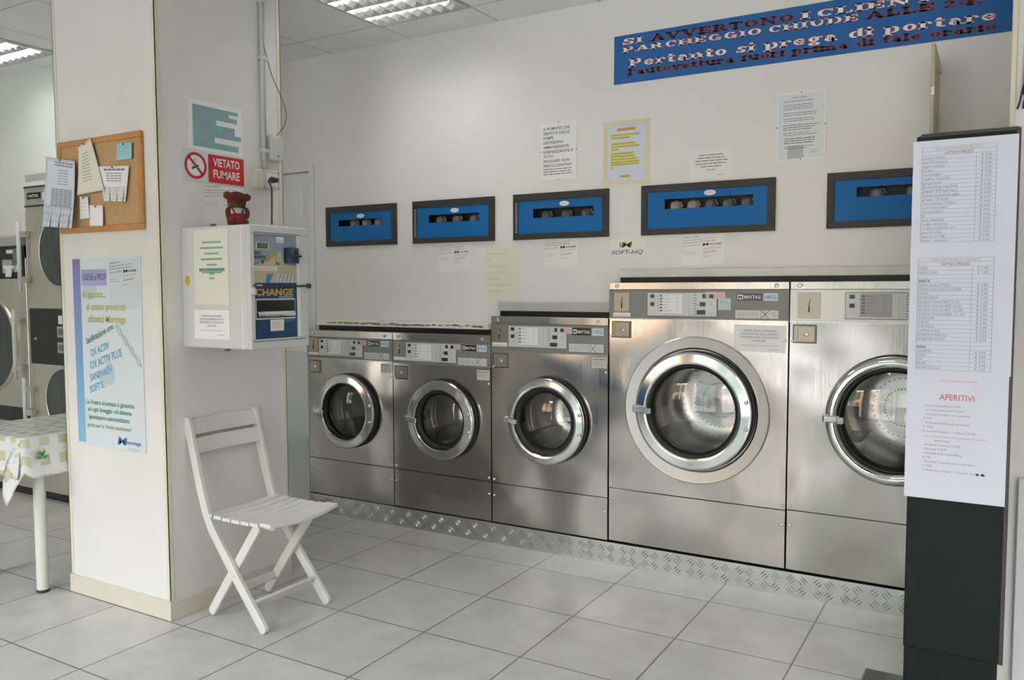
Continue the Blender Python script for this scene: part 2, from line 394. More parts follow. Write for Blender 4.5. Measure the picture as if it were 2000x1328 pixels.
# pillar
PX0, PX1, PY0, PY1 = -1.236, -.541, -.438, .235
struct(MB().box(PX0, PX1, PY0, PY1, 0, ZC, m_pillar).build('wall_pillar'))
for i, (x, y, sx, sy) in enumerate(((PX0, PY0, 1, 1), (PX1, PY0, -1, 1), (PX1, PY1, -1, -1))):
    t = MB(); e = .003; L = .018
    t.box(min(x-sx*e, x+sx*L), max(x-sx*e, x+sx*L), min(y-sy*e, y), max(y-sy*e, y), .085, ZC, m_trim)
    t.box(min(x-sx*e, x), max(x-sx*e, x), min(y-sy*e, y+sy*L), max(y-sy*e, y+sy*L), .085, ZC, m_trim)
    struct(t.build('trim_%d' % (i+1)))
b = MB(); b.box(PX0-.006, PX1+.01, PY0-.01, PY0, 0, .083, m_base, .002); struct(b.build('baseboard_front'))
b = MB(); b.box(PX1, PX1+.01, PY0, PY1+.01, 0, .083, m_base, .002); struct(b.build('baseboard_side'))
# service door in the back wall beside the washers, with its frame
d = MB(); d.box(-1.86, -1.362, YW+.012, YW+.05, .01, 2.125, m_cabl)
d.box(-1.80, -1.42, YW+.006, YW+.014, 1.2, 2.04, m_cabl, .003); d.box(-1.80, -1.42, YW+.006, YW+.014, .2, 1.1, m_cabl, .003)
d = struct(d.build('door_1'))
k = MB(); k.box(-1.3595, -1.3565, YW-.004, YW+.03, .01, 2.127, m_blackg); k.build('door_gap_seal', d)
f = MB(); f.box(-1.356, -1.322, YW-.012, YW, 0, 2.165, m_wall, .003); f.box(-1.89, -1.356, YW-.012, YW, 2.13, 2.165, m_wall, .003); struct(f.build('trim_4'))
# glossy white boarding closing the gap between pillar and first washer
g = MB(); g.box(-1.76, -1.287, YB+.001, YB+.02, 0, 1.115, mat('gloss_board', (.66, .70, .70), .18), .002)
g.box(-1.76, -1.287, YB-.003, YB+.001, 1.0, 1.113, m_cabl, .001); struct(g.build('trim_5'))

# outside: pavement, street and the houses over the way
mb = MB(); mb.rect(-30, 30, -40, YF, -.02, mat('pavement', (.22, .22, .22), .8, mott=.1)); struct(mb.build('ground'))
for bx0, bx1, hh, nm, colr, lab in ((-26, -13, 8, 'pale_render', (.34, .32, .29), 'pale rendered building across the street, left of the ochre one'), (-12.8, -4.2, 6.5, 'ochre_render', (.52, .33, .19), 'ochre rendered house across the street with dark windows'), (-4, 4, 7.5, 'grey_render', (.16, .16, .17), 'dark grey building across the street between two ochre houses'), (4.2, 12, 6, 'peach_render', (.50, .34, .24), 'peach rendered house across the street to the right'), (12.2, 26, 8, 'stone_render', (.25, .25, .24), 'grey stone building at the right end of the street')):
    fc = MB(); fc.box(bx0, bx1, -19, -18.5, 0, hh, mat(nm, colr, .8, mott=.1, mscale=.5)); fo = tag(fc.build('street_building'), lab, 'building')
    k = bx0+1.0
    while k+1.5 < bx1:
        for zz in (.4, 3.8):
            wn = MB(); wn.box(k, k+1.4, -18.52, -18.4, zz, zz+2.2, mat('dark_shutter', (.05, .07, .07), .3)); wn.build('window', fo)
        k += 2.6
def tree(x, y, h, label):
    t = MB(); t.tube([(0, 0, 0), (.05, 0, h*.3), (0, .05, h*.6)], [.14, .11, .07], mat('bark', (.10, .07, .05), .9), 10); t = t.build('trunk')
    e = empty('street_tree', Matrix.Translation((x, y, -.02)), label, 'tree'); t.parent = e
    c = MB(); mg = mat('leaves', (.05, .12, .03), .8, bump=.05, bscale=8)
    for i in range(16):
        a = random.uniform(0, 6.28); r = random.uniform(0, .9); c.ball((r*math.cos(a), r*math.sin(a), h*.62+random.uniform(-.5, 1.1)), random.uniform(.4, .75), mg, 10, 7)
    c.build('crown', e)
tree(-6.5, -9, 4.6, 'street tree outside left of the shop front'); tree(.6, -10, 5, 'street tree outside the middle of the shop front')
# unseen blue counter added behind the viewer to give the washer doors blue reflections
ct = empty('reflection_counter', Matrix.Translation((-2.2, -3.75, 0)), 'unseen bright blue counter by the shop window, added for reflections in the washer doors', 'counter')
MB().box(-1.0, 1.0, -.25, .25, .1, .95, mat('counter_blue', (.02, .25, .55), .35), .01).build('body', ct)
MB().box(-1.04, 1.04, -.29, .29, .95, .99, m_cabl, .006).build('top', ct); MB().box(-.96, .96, -.21, .21, 0, .1, m_black).build('plinth', ct)

# ---------------------------------------------------------------- tread plate plinth under the washers
pl = MB(); pl.box(-1.285, 2.436, YB-.004, YB+.06, 0, .112, m_alu)
for i in range(64):
    for j in range(2):
        cx, cy = -1.256+i*.058, .028+j*.056
        for k in range(4):
            o = (k-1.5)*.0125; s_ = 1 if (i+j) % 2 else -1
            L, W = .020, .0028; dx, dy = .7071, .7071*s_
            px, py = cx+o*dy*s_*1.0*(-1 if s_ > 0 else 1), cy+o*dx
            if s_ > 0: px = cx - o*.7071; py = cy + o*.7071
            else: px = cx + o*.7071; py = cy + o*.7071
            a = [(px-dx*L, py-dy*L), (px-dy*s_*0, py)]
            nx, ny = -dy, dx
            q = [(px-dx*L, py-dy*L), (px+nx*W, py+ny*W), (px+dx*L, py+dy*L), (px-nx*W, py-ny*W)]
            if min(p[1] for p in q) < .001 or max(p[1] for p in q) > .111: continue
            c = (px, YB-.0075, py); vs = [(p[0], YB-.0042, p[1]) for p in q]+[(px-dx*L*.5, YB-.0075, py-dy*L*.5), (px+dx*L*.5, YB-.0075, py+dy*L*.5)]
            pl.add(vs, [(0, 1, 4), (1, 5, 4), (1, 2, 5), (2, 3, 5), (3, 4, 5), (3, 0, 4)], m_alu)
tag(pl.build('tread_plate_plinth'), 'low aluminium tread plate plinth running under the row of washers', 'plinth')

# ---------------------------------------------------------------- washing machines
def rim(mb, x0, x1, y0, y1, z, t, m):
    for a, b, c, d in ((x0, x1, y0, y0+t), (x0, x1, y1-t, y1), (x0, x0+t, y0+t, y1-t), (x1-t, x1, y0+t, y1-t)): mb.rect(a, b, c, d, z, m)
def plate_hole(x0, x1, y0, y1, cx, cy, r, z, m, n=96):
    """steel front with a round opening: fan of quads from the hole to the outline"""
    mb = MB(); inn = []; out = []
    for i in range(n):
        a = 2*math.pi*i/n; c, s_ = math.cos(a), math.sin(a)
        inn.append((cx+r*c, cy+r*s_, z))
        t = min(((x1-cx)/c if c > 1e-9 else 1e9), ((x0-cx)/c if c < -1e-9 else 1e9), ((y1-cy)/s_ if s_ > 1e-9 else 1e9), ((y0-cy)/s_ if s_ < -1e-9 else 1e9))
        out.append([cx+t*c, cy+t*s_, z])
    for px, py in ((x0, y0), (x0, y1), (x1, y0), (x1, y1)):
        k = min(range(n), key=lambda i: (out[i][0]-px)**2+(out[i][1]-py)**2); out[k] = [px, py, z]
    vs = inn+out
    mb.add(vs, [(i, n+i, n+(i+1) % n, (i+1) % n) for i in range(n)], m)
    e = .012; vs = [tuple(o) for o in out]+[(o[0], o[1], z-e) for o in out]
    mb.add(vs, [(i, (i+1) % n, n+(i+1) % n, n+i)[::-1] for i in range(n)], m)
    return mb
def washer(i, dcx, dcy, ro, ri, rg, label, pan, layout, kg, flange=0, fat=False, group='stainless steel coin washers in the row'):
    x0, x1, H, capb, panb, seam, base = WASH[i]; cx = (x0+x1)/2; hw = (x1-x0)/2-.001
    root = empty('washing_machine', at(FW, cx, YB, 0), label, 'washing machine', None)
    dx, dy = dcx-cx, dcy
    big = hw > .38
    # body shell
    b = MB(); D = .62
    b.add([(-hw, base, -D), (hw, base, -D), (hw, H-.002, -D), (-hw, H-.002, -D), (-hw, base, -.01), (hw, base, -.01), (hw, H-.002, -.01), (-hw, H-.002, -.01)],
          [(0, 3, 2, 1), (0, 4, 7, 3), (1, 2, 6, 5), (3, 7, 6, 2), (0, 1, 5, 4)], m_steel2)
    b.build('body', root)
    plate_hole(-hw+.001, hw-.001, seam+.002, panb-.001, dx, dy, ri+.012 if not flange else ri+.02, 0, m_steel).build('front_panel', root)
    k = MB(); k.box(-hw+.001, hw-.001, base+.001, seam-.002, -.014, 0, m_steel, .001); k.build('kick_panel', root)
    sc = MB()
    for sx in (-1, 1):
        for y in (seam+.02, seam-.07, panb-.085): sc.lathe([(.0068, 0), (.0068, .003), (.004, .0055), (0, .0058)], m_chrome, 12, (sx*(hw-.014), y, 0))
    sc.build('screws', root)
    c = MB(); c.box(-hw, hw, capb, H, -.10, .002, m_steel2, .0015)
    for sx in (-1, 1): c.lathe([(.010, 0), (.010, .002), (.007, .004), (0, .0042)], m_chrome, 16, (sx*(hw-.055 if sx > 0 else hw-.04), (capb+H)/2, .002)); c.box(sx*(hw-.05)-.006, sx*(hw-.05)+.006, (capb+H)/2-.001, (capb+H)/2+.001, .005, .0066, m_dark)
    c.build('top_cap', root)
    # control panel
    pm = m_panelw if pan == 'white' else m_panel; ph = capb-panb; W = 2*hw
    cp = MB(); cp.box(-hw, hw, panb, capb-.001, -.014, .003, pm, .0015)
    cp.box(-hw, hw, panb-.002, panb+.003, -.01, .0045, m_steel2); cp = cp.build('control_panel', root)
    fx = lambda t: -hw+t*W
    fy = lambda t: capb-t*ph
    L = layout
    q = MB(); a0, a1, e0, e1 = L['coin']
    q.box(fx(a0), fx(a1), fy(e1), fy(e0), .003, .0055, m_coin, .001)
    mx_, my = (fx(a0)+fx(a1))/2, fy((e0+e1)/2)
    q.tube([(mx_+.004, my+.026, .0065), (mx_+.002, my+.010, .0065), (mx_-.001, my, .0065)], .0014, m_dark, 6)
    q.ball((mx_-.004, my+.003, .0065), .005, m_chrome, 10, 8)
    q.box(mx_-.0028, mx_+.0028, my-.030, my-.004, .0055, .008, m_black, .001)
    q.build('coin_slot', cp)
    if L.get('cl'):
        q = MB(); q.box(fx(a0-.005), fx(a1+.005), fy(e1+.17), fy(e1+.03), .003, .004, m_paper); q.lines(fx(a0), fy(e1+.13), fx(a1)-fx(a0), .004, 1, .006, m_redinkl, .0046, rag=.05); q.build('price_label', cp)
    a0, a1, e0, e1 = L['disp']; q = MB(); w_, h_ = fx(a1)-fx(a0), fy(e0)-fy(e1)
    gx = lambda t: fx(a0)+t*w_
    gy = lambda t: fy(e0)-t*h_
    q.box(gx(0)-.002, gx(1)+.002, gy(1)-.002, gy(0)+.002, .003, .0042, m_dark); q.box(gx(0), gx(1), gy(1), gy(0), .0035, .005, m_plate, .0006)
    q = q.build('display_plate', cp); u = MB(); Z = .0058
    lc = m_ink if pan == 'white' else m_paper
    u.rect(gx(.168), gx(.526), gy(.91), gy(.05), .0054, m_ink); u.rect(gx(.172), gx(.522), gy(.90), gy(.06), .0056, mat('faded_card', (.42, .42, .42), .6) if pan == 'white' else m_paper)
    n = 6 if big else 5
    for r in range(n):
        yy = gy(.14+r*.72/(n-.3)); u.rect(gx(.185), gx(.225), yy-.004, yy+.004, Z, m_ink)
        u.text(['DELICATI', 'COLORATI', 'SINTETICI', 'BIANCHI', 'LANA', 'PRELAVAGGIO'][r], gx(.24), yy-.0025, .0048, m_ink, Z); u.text(['30 C', '40 C', '50 C', '60 C', '90 C', '20 C'][r], gx(.43), yy-.0025, .0048, m_ink, Z)
    u.rect(gx(.605), gx(.715), gy(.95), gy(.03), .0054, m_ink); u.rect(gx(.608), gx(.712), gy(.944), gy(.036), .0056, m_plate)
    for r in range(8): u.rect(gx(.685), gx(.702), gy(.13+r*.11)-.0015, gy(.13+r*.11)+.002, Z, m_dgreen); u.rect(gx(.64), gx(.665), gy(.13+r*.11)-.0005, gy(.13+r*.11)+.0008, Z, m_inkl)
    u.text('*', gx(.105), gy(.11), .008, m_dark, Z); u.text('*', gx(.105), gy(.46), .008, m_dark, Z)
    u.poly([(gx(.735), gy(.46)), (gx(.75), gy(.5)), (gx(.735), gy(.54))], Z, m_dark); u.text('L/H', gx(.9), gy(.88), .006, m_inkl, Z); u.annulus(gx(.92), gy(.5), .003, .0045, Z, m_inkl, 16)
    u.build('lettering', q)
    for a, bb, c0, c1 in ((.045, .105, .08, .23), (.045, .105, .42, .58), (.80, .845, .06, .24), (.9, .955, .08, .24), (.765, .845, .40, .58), (.725, .845, .74, .92)):
        kk = MB(); kk.box(gx(a), gx(bb), gy(c1), gy(c0), .005, .0075, m_dgreen, .0008); kk.build('button', q)
    if L.get('logo'):
        a0, a1, e0, e1 = L['logo']; q = MB(); q.box(fx(a0), fx(a1), fy(e1), fy(e0), .003, .0045, m_blackg); rim(q, fx(a0)+.001, fx(a1)-.001, fy(e1)+.001, fy(e0)-.001, .0049, .0008, m_inkl)
        ww = fx(a1)-fx(a0); hh = fy(e0)-fy(e1)
        q.box(fx(a0)+ww*.05, fx(a0)+ww*.26, fy(e1)+hh*.2, fy(e1)+hh*.8, .0045, .005, m_white); q.text('M', fx(a0)+ww*.08, fy(e1)+hh*.32, hh*.35, m_dark, .0054, wid=ww*.14, bold=.02)
        q.text('MAYTAG', fx(a0)+ww*.30, fy(e1)+hh*.28, hh*.42, m_white, .0052, wid=ww*.64, bold=.02); q.build('maker_plate', cp)
        a0, a1 = L['kg']; q = MB(); q.box(fx(a0), fx(a1), fy(e1), fy(e0), .003, .0042, mat('sky_label', (.62, .74, .84), .5)); q.text(kg, (fx(a0)+fx(a1))/2, fy(e1)+hh*.28, hh*.45, m_blueink, .0046, wid=(fx(a1)-fx(a0))*.8, align='C', bold=.01); q.build('capacity_label', cp)
        a0, a1, e0, e1 = L['icon']; q = MB(); q.box(fx(a0), fx(a1), fy(e1), fy(e0), .003, .0042, m_plate); ww = (fx(a1)-fx(a0))/5; hh = fy(e0)-fy(e1)
        for r in range(5):
            xx = fx(a0)+r*ww; yc = fy(e1)+hh/2
            if r: q.rect(xx-.0006, xx+.0006, fy(e1), fy(e0), .0046, m_dark if r != 4 else m_inkl)
            if r != 3: q.annulus(xx+ww/2, yc, hh*.2, hh*.26, .0046, m_inkl, 14)
        xc, yc = fx(a0)+ww*3.5, fy(e1)+hh/2
        for s1 in (-1, 1): q.tube([(xc-ww*.42, yc-s1*hh*.42, .005), (xc+ww*.42, yc+s1*hh*.42, .005)], .0011, m_dark, 5)
        q.build('symbol_label', cp)
        q = MB(); xs = L['disp'][1]; q.box(fx(xs-.06), fx(xs+.045), fy(.30), fy(.08), .0051, .0058, mat('pink_tag', (.72, .55, .55), .6)); q.lines(fx(xs-.055), fy(.2), W*.09, .004, 2, .007, m_redinkl, .0062); q.build('pink_sticker', cp)
    if big and pan != 'white':
        q = MB(); q.box(fx(.633), fx(.70), fy(.66), fy(.28), .003, .0042, mat('sky_label2', (.56, .66, .70), .5)); q.lines(fx(.64), fy(.42), W*.05, .004, 1, .006, m_blueink, .0046); q.build('stuck_label', cp)
    # coin drawer
    q = MB(); s0 = .10 if big else .095; hx = fx(.018); hy = panb-.012
    q.box(hx, hx+s0, hy-s0*.82, hy, 0, .004, m_coin); rim(q, hx, hx+s0, hy-s0*.82, hy, .0046, .004, m_dark)
    q.box(hx+.02, hx+s0-.006, hy-s0*.82+.006, hy-.006, .004, .008, m_coin, .002); q = q.build('coin_drawer', root)
    kk = MB(); kk.lathe([(.010, .008), (.010, .013), (.007, .015), (0, .015)], m_chrome, 18, (hx+s0*.58, hy-s0*.42, 0)); kk.box(hx+s0*.58-.001, hx+s0*.58+.001, hy-s0*.42-.005, hy-s0*.42+.005, .0148, .0155, m_dark); kk.build('lock', q)
    # inside
    q = MB(); n = 64; rd = ri+.03; q.lathe([(ri+.010, -.02), (rd, -.03), (rd, -.40), (rd*.5, -.42), (0.001, -.41)], m_drum, n, (dx, dy, 0))
    for r in range(3):
        a = math.radians(100+r*120); ca, sa = math.cos(a), math.sin(a)
        P0 = []
        for zz in (-.06, -.38):
            for (t1, t2) in ((-.05, 0), (0, -.06), (.05, 0)):
                rr = rd+t2-.004; P0.append((dx+rr*ca-t1*sa, dy+rr*sa+t1*ca, zz))
        q.add(P0, [(0, 1, 4, 3), (1, 2, 5, 4), (0, 2, 1), (3, 4, 5)], m_drum)
    for r in range(9):
        zz = -.06-r*.035; q.lathe([(rd-.001, zz), (rd-.004, zz-.004), (rd-.001, zz-.008)], m_drum, n, (dx, dy, 0))
    for r in range(36):
        for r2 in (.35, .55, .75): a = r*math.pi/18; q.disc(dx+rd*r2*math.cos(a), dy+rd*r2*math.sin(a), .003, -.4095-.0+.002*r2, m_black, 6)
    q.build('drum', root)
    # flange
    if flange:
        q = MB(); q.lathe([(flange, 0), (flange, .008), (flange-.004, .011), (flange-.012, .010), (ro+.018, .006), (ro+.012, .004), (ro+.01, 0)], m_flange, 96, (dx, dy, 0), sharp=True); q.build('door_surround', root)
    # door: hub painted black as the shadow gap behind the ring, then ring, gasket, glass, handle, hinge screws; parented to its own small root part
    z0 = .012; z1 = .040
    hb = MB(); hb.lathe([(ri-.002, 0), (ro-.008, 0), (ro+.003, .004), (ro+.002, z1-.006), (ro-.012, z1), (ri, z1)], m_black, 96, (dx, dy, 0)); door = hb.build('door', root)
    q = MB()
    if fat:
        pr_ = [(ro, z1-.008)]+[((ro+ri)/2+(ro-ri)/2*math.cos(t*math.pi/12), z1-.008+.036*math.sin(t*math.pi/12)) for t in range(1, 12)]+[(ri, z1-.008), (ri, .01)]
    else: pr_ = [(ro, z1-.006), (ro, z1+.008), (ro-.004, z1+.0125), (ro-.010, z1+.0145), (ri+.012, z1+.019), (ri+.004, z1+.0175), (ri, z1+.013), (ri, .01)]
    q.lathe(pr_, m_chrome if fat else m_ring, 128, (dx, dy, 0), sharp=not fat); q.build('ring', door)
    q = MB(); q.lathe([(ri-.0005, z1+.004), (ri-.006, z1+.006), (rg+.01, z1-.002), (rg+.002, z1-.012), (rg+.002, -.02)], m_black, 96, (dx, dy, 0)); q.build('gasket', door)
    q = MB(); rs = rg*1.9; pr_ = []
    for t in range(11):
        th = math.asin(rg/rs)*(1-t/10); pr_.append((max(rs*math.sin(th), 0), z1-.012+rs*(math.cos(th)-math.cos(math.asin(rg/rs)))*.55))
    q.lathe(pr_, m_glass, 96, (dx, dy, 0)); q.build('glass', door)
    if fat is not None:
        q = MB(); hx = dx-(ro+ri)/2; q.box(dx-ro-.006, dx-ri+.012, dy-.022, dy+.010, z1+.012, z1+.034, m_chrome, .005); q.box(dx-ri-.004, dx-ri+.026, dy-.024, dy+.006, z1+.020, z1+.042, m_chrome, .004)
        q.box(dx-ro-.008, dx-ro+.012, dy+.008, dy+.014, z1+.0, z1+.03, m_chrome, .002); q.build('handle', door)
    if not fat:
        for sy in (-1, 1):
            q = MB(); q.ball((dx+(ro+ri)/2+.006, dy+sy*ro*.22, z1+.018), (.010, .010, .008), m_chrome, 14, 8); q.build('hinge_screw', door)
    return root
SM = dict(coin=(.015, .135, .04, .68), cl=1, disp=(.145, .665, .07, .86), logo=(.725, .862, .08, .34), kg=(.872, .965), icon=(.685, .965, .62, .92))
SM3 = dict(coin=(.018, .140, .06, .66), cl=1, disp=(.160, .665, .07, .83), logo=(.71, .862, .09, .35), kg=(.872, .965), icon=(.685, .965, .64, .92))
LG = dict(coin=(.03, .125, .10, .76), cl=1, disp=(.232, .625, .10, .88), logo=(.730, .865, .12, .36), kg=(.872, .945), icon=(.725, .948, .66, .92))
LG5 = dict(coin=(.042, .158, .10, .88), disp=(.285, .71, .10, .88))
washer(0, -.950, .655, .224, .170, .150, 'small stainless steel washing machine nearest the pillar, leftmost of the row', 'grey', SM, '8 KG')
washer(1, -.250, .657, .224, .168, .140, 'small stainless steel washing machine between leftmost one and the raised 11 kg one', 'grey', SM, '8 KG')
washer(2, .410, .702, .226, .178, .145, 'mid-height stainless steel washing machine in the middle of the row, marked 11KG', 'grey', SM3, '11KG')
washer(3, 1.195, .813, .280, .222, .198, 'tall stainless steel washing machine with wide round door surround, marked 18KG', 'grey', LG, '18KG', flange=.350)
washer(4, 2.060, .835, .272, .218, .200, 'tall stainless steel washing machine with white control panel partly behind price totem', 'white', LG5, '', fat=True)
# stickers on the washers
def sheet(name, label, cat, fr, org, w_, h_, m, t=.0008, group=None, rot=0):
    """a sheet whose lower left corner is at org on a wall frame"""
    mw = at(fr, *org) @ Matrix.Rotation(rot, 4, 'Z')
    b = MB(); b.box(0, w_, 0, h_, .0002, t, m); o = b.build(name, mw=mw); tag(o, label, cat, group); return o
def letters(o, fn, name='lettering'):
    q = MB(); fn(q); return q.build(name, o)
for i, (lab) in enumerate(('small white care sticker under the panel of leftmost washer', 'small white care sticker under the panel of second washer', 'small white care sticker under the panel of 11 kg washer')):
    x1 = WASH[i][1]; pb = WASH[i][4]
    o = sheet('care_sticker', lab, 'sticker', FW, (x1-.09, YB, pb-.066), .082, .055, mat('sticker_paper', (.62, .61, .57), .6))
    letters(o, lambda q: (q.lines(.006, .042, .07, .006, 1, .01, m_ink, .0014, rag=0), q.lines(.006, .03, .06, .004, 3, .009, m_inkl, .0014)))
o = sheet('paper_notice', 'white paper notice taped on 18 kg washer above its door, upper right', 'notice', FW, (1.375, YB, 1.102), .232, .122, m_paper, rot=-.01)
letters(o, lambda q: [q.text(t, .116, y, .0085, m_ink, .0015, align='C', wid=wd) for t, y, wd in (('USARE SOLO DETERSIVI', .092, .15), ('IN DOTAZIONE ALLE LAVATRICI', .077, .17), ('NON INTRODURRE ALTRI PRODOTTI', .062, .17), ('GRAZIE', .047, .06))] + [q.lines(.03, .028, .17, .003, 1, .005, m_inkl, .0015, rag=0), q.lines(.16, .012, .05, .003, 1, .005, m_inkl, .0015)])

# ledges over the washers
for i, (a, b_, h, t, lab) in enumerate(((-1.282, -.005, 1.137, 1.193, 'white stained ledge board above the two small washers'), (.058, .745, 1.242, 1.308, 'grey ledge board above the 11 kg washer'), (.768, 2.436, 1.418, 1.478, 'long pale ledge board above the two tall washers'))):
    q = MB(); q.box(a, b_, h+.019, t, YW-.03-.0, YW-.001, m_wall) if False else q.box(a, b_, YW-.040, YW-.001, h+.026, t+.006, mat('ledge_%d' % i, ((.90, .90, .87), (.55, .55, .53), (.74, .74, .70))[i], .5, mott=.10, mscale=10), .003)
    o = tag(q.build('ledge_board'), lab, 'ledge')
    q = MB(); q.box(a+.004, b_, YW-.024, YW-.001, h+.0005, h+.026, m_black); q.build('black_gap_strip', o)
    if i == 0:
        q = MB(); ms = mat('rust_stain', (.36, .26, .11), .8, mott=.5, mscale=30)
        for k in range(26):
            x = a+.08+k*.045; y0 = t-.012+random.uniform(-.004, .004); l = random.uniform(.03, .06); hh = random.uniform(.004, .009)
            if x+l < b_-.01: q.prism([(x, y0), (x+l*.3, y0-hh), (x+l, y0-hh*.6), (x+l*1.1, y0+.002), (x+l*.5, y0+hh*.6)], -.0001, .0004, ms)
        q.build('rust_stain', o, mw=at(FW, 0, YW-.040, 0))

# ---------------------------------------------------------------- detergent dispensers in the wall
names = ['leftmost', 'second from left', 'middle', 'fourth from left', 'rightmost']
extra = ['above the first small washer', 'above the second small washer', 'above the 11 kg washer', 'above the 18 kg washer', 'half hidden by the price totem']
for i, (a, b_) in enumerate(DISP):
    root = empty('detergent_dispenser', at(FW, (a+b_)/2, YW, DZ0), 'blue detergent dispenser panel in dark frame, %s, %s' % (names[i], extra[i]), 'dispenser panel')
    W = (b_-a)/2; H = DZ1-DZ0; fl, fr_, ft, fb = (.030, .036, .038, .030) if i < 3 else (.030, .036, .034, .030); cx = (a+b_)/2
    q = MB()
    for x0, x1, y0, y1 in ((-W, W, 0, fb), (-W, W, H-ft, H), (-W, -W+fl, fb, H-ft), (W-fr_, W, fb, H-ft)): q.box(x0, x1, y0, y1, .0005, .014, m_frame, .001)
    if i in (1, 2):
        for r in range(14): q.box(-W+fl-.014, -W+fl, fb+.008+r*(H-ft-fb-.01)/14, fb+.014+r*(H-ft-fb-.01)/14, .014, .0155, m_inkl)
    q.build('frame', root)
    s0, s1, s2, s3 = SLOT[i]; hl = (s0-cx, s1-cx, s2-DZ0, s3-DZ0)
    q = MB(); holed(q, -W+fl, W-fr_, fb, H-ft, [hl], .006, m_blue, .004); bp_ = q.build('blue_panel', root)
    q = MB(); dpt = -.055
    a_, b2, c2, d2 = hl; a_ -= .009; b2 += .009; c2 -= .009; d2 += .009
    q.add([(a_, c2, .001), (b2, c2, .001), (b2, d2, .001), (a_, d2, .001), (a_, c2, dpt), (b2, c2, dpt), (b2, d2, dpt), (a_, d2, dpt)], [(0, 4, 5, 1), (1, 5, 6, 2), (2, 6, 7, 3), (3, 7, 4, 0), (4, 7, 6, 5)], m_black); q.build('recess', root)
    if i < 4:
        q = MB(); ox = (s0+s1)/2-cx+.01 if i else 0; oy = hl[3]+.020
        q.disc(ox, oy, .030, .0068, m_inkl, 28, .0135); q.disc(ox, oy, .0285, .0072, m_white, 28, .012); q.text('eco', ox-.022, oy-.003, .007, m_redink, .0076, wid=.012); q.text('MATIC', ox-.008, oy-.003, .006, m_blueink, .0076, wid=.028)
        q.build('oval_badge', bp_)
    npump = (3, 3, 3, 5, 3)[i]; sp = (hl[1]-hl[0])/(npump if i not in (0, ) else 3.6)
    for k in range(npump):
        px = hl[0]+(k+.55)*sp + (.05 if i == 0 else 0)
        tone = [(.32, .30, .30), (.16, .16, .16), (.12, .12, .12), (.45, .36, .32), (.20, .19, .22)][i] if not (i == 3 and k > 1) else (.14, .15, .15)
        q = MB(); r = min(.030, sp*.36); mm = mat('pump_%d_%d' % (i, k > 1), tone, .25, mott=.4, mscale=60)
        q.lathe([(r, -.02), (r, .012), (r*.85, .022), (r*.5, .026), (0, .027)], mm, 20, (0, 0, 0), 'y')
        q.lathe([(r*.35, .02), (r*.35, .030), (0, .030)], mm, 12, (0, 0, 0), 'y')
        o = q.build('detergent_pump', mw=at(FW, cx+px, YW+.031, DZ0+hl[2]+.0113)); tag(o, 'small detergent pump behind the slot of the %s blue panel' % names[i], 'pump', 'detergent pumps in the %s blue panel' % names[i])
        q2 = MB(); q2.tube([(-r*.2, .026, 0), (r*.9, .022, .006), (r*1.2, .0, .004)], .003, m_inkl, 6); q2.build('hose', o)

# ---------------------------------------------------------------- banner with slab lettering
GL = {}
TH, TN = .25, .10
def g(ch, adv, *pr): GL[ch] = (adv, pr)
# V x y0 y1 (stem with slab feet) ; v (no feet) ; H x0 x1 y ; D x0 y0 x1 y1 w ; O cx cy rx ry a0 a1
g('S', .95, ('O', .47, .74, .36, .26, 20, 270), ('O', .47, .26, .36, .26, -160, 90), ('v', .78, .62, .98, .1), ('v', .12, .02, .38, .1))
g('I', .55, ('V', .27, 0, 1)); g('A', 1.15, ('D', .18, 0, .56, 1, .12), ('D', .92, 0, .56, 1, .28), ('H', .3, .8, .32), ('S', .18, 0), ('S', .92, 0))
g('V', 1.15, ('D', .2, 1, .58, 0, .28), ('D', .95, 1, .58, 0, .12), ('S', .2, 1), ('S', .95, 1))
g('E', 1.0, ('V', .27, 0, 1), ('H', .15, .85, .05), ('H', .15, .85, .95), ('H', .3, .65, .5), ('v', .85, 0, .32, .1), ('v', .85, .68, 1, .1), ('v', .65, .36, .64, .1))
g('R', 1.12, ('V', .27, 0, 1), ('H', .2, .6, .95), ('H', .3, .6, .5), ('O', .6, .725, .26, .275, -90, 90), ('D', .62, .48, .92, .02, .26), ('H', .8, 1.08, .05))
g('T', 1.0, ('V', .5, 0, 1), ('H', .08, .92, .95), ('v', .1, .66, 1, .1), ('v', .9, .66, 1, .1))
g('O', 1.08, ('O', .54, .5, .44, .5, 0, 360)); g('N', 1.2, ('v', .24, 0, 1, .12), ('D', .24, 1, .9, 0, .26), ('v', .92, 0, 1, .12), ('S', .2, 1), ('S', .24, 0), ('S', .92, 1))
g('C', 1.0, ('O', .54, .5, .42, .5, 40, 320), ('v', .84, .62, .98, .1)); g('L', .92, ('V', .27, 0, 1), ('H', .15, .8, .05), ('v', .8, 0, .34, .1))
g('H', 1.2, ('V', .27, 0, 1), ('V', .92, 0, 1), ('H', .3, .9, .5)); g('D', 1.1, ('V', .27, 0, 1), ('H', .2, .6, .05), ('H', .2, .6, .95), ('O', .58, .5, .40, .5, -90, 90))
g('U', 1.15, ('v', .27, .4, 1, TH), ('v', .9, .4, 1, .12), ('O', .58, .42, .37, .42, 180, 360), ('S', .27, 1), ('S', .9, 1))
g('P', 1.05, ('V', .27, 0, 1), ('H', .2, .6, .95), ('H', .3, .6, .45), ('O', .6, .70, .30, .30, -90, 90))
g('G', 1.12, ('O', .54, .5, .42, .5, 40, 330), ('v', .86, 0, .42, .2), ('H', .62, 1.02, .43)); g('2', .85, ('O', .42, .72, .3, .28, -40, 170), ('D', .68, .6, .15, .06, .14), ('H', .1, .78, .07))
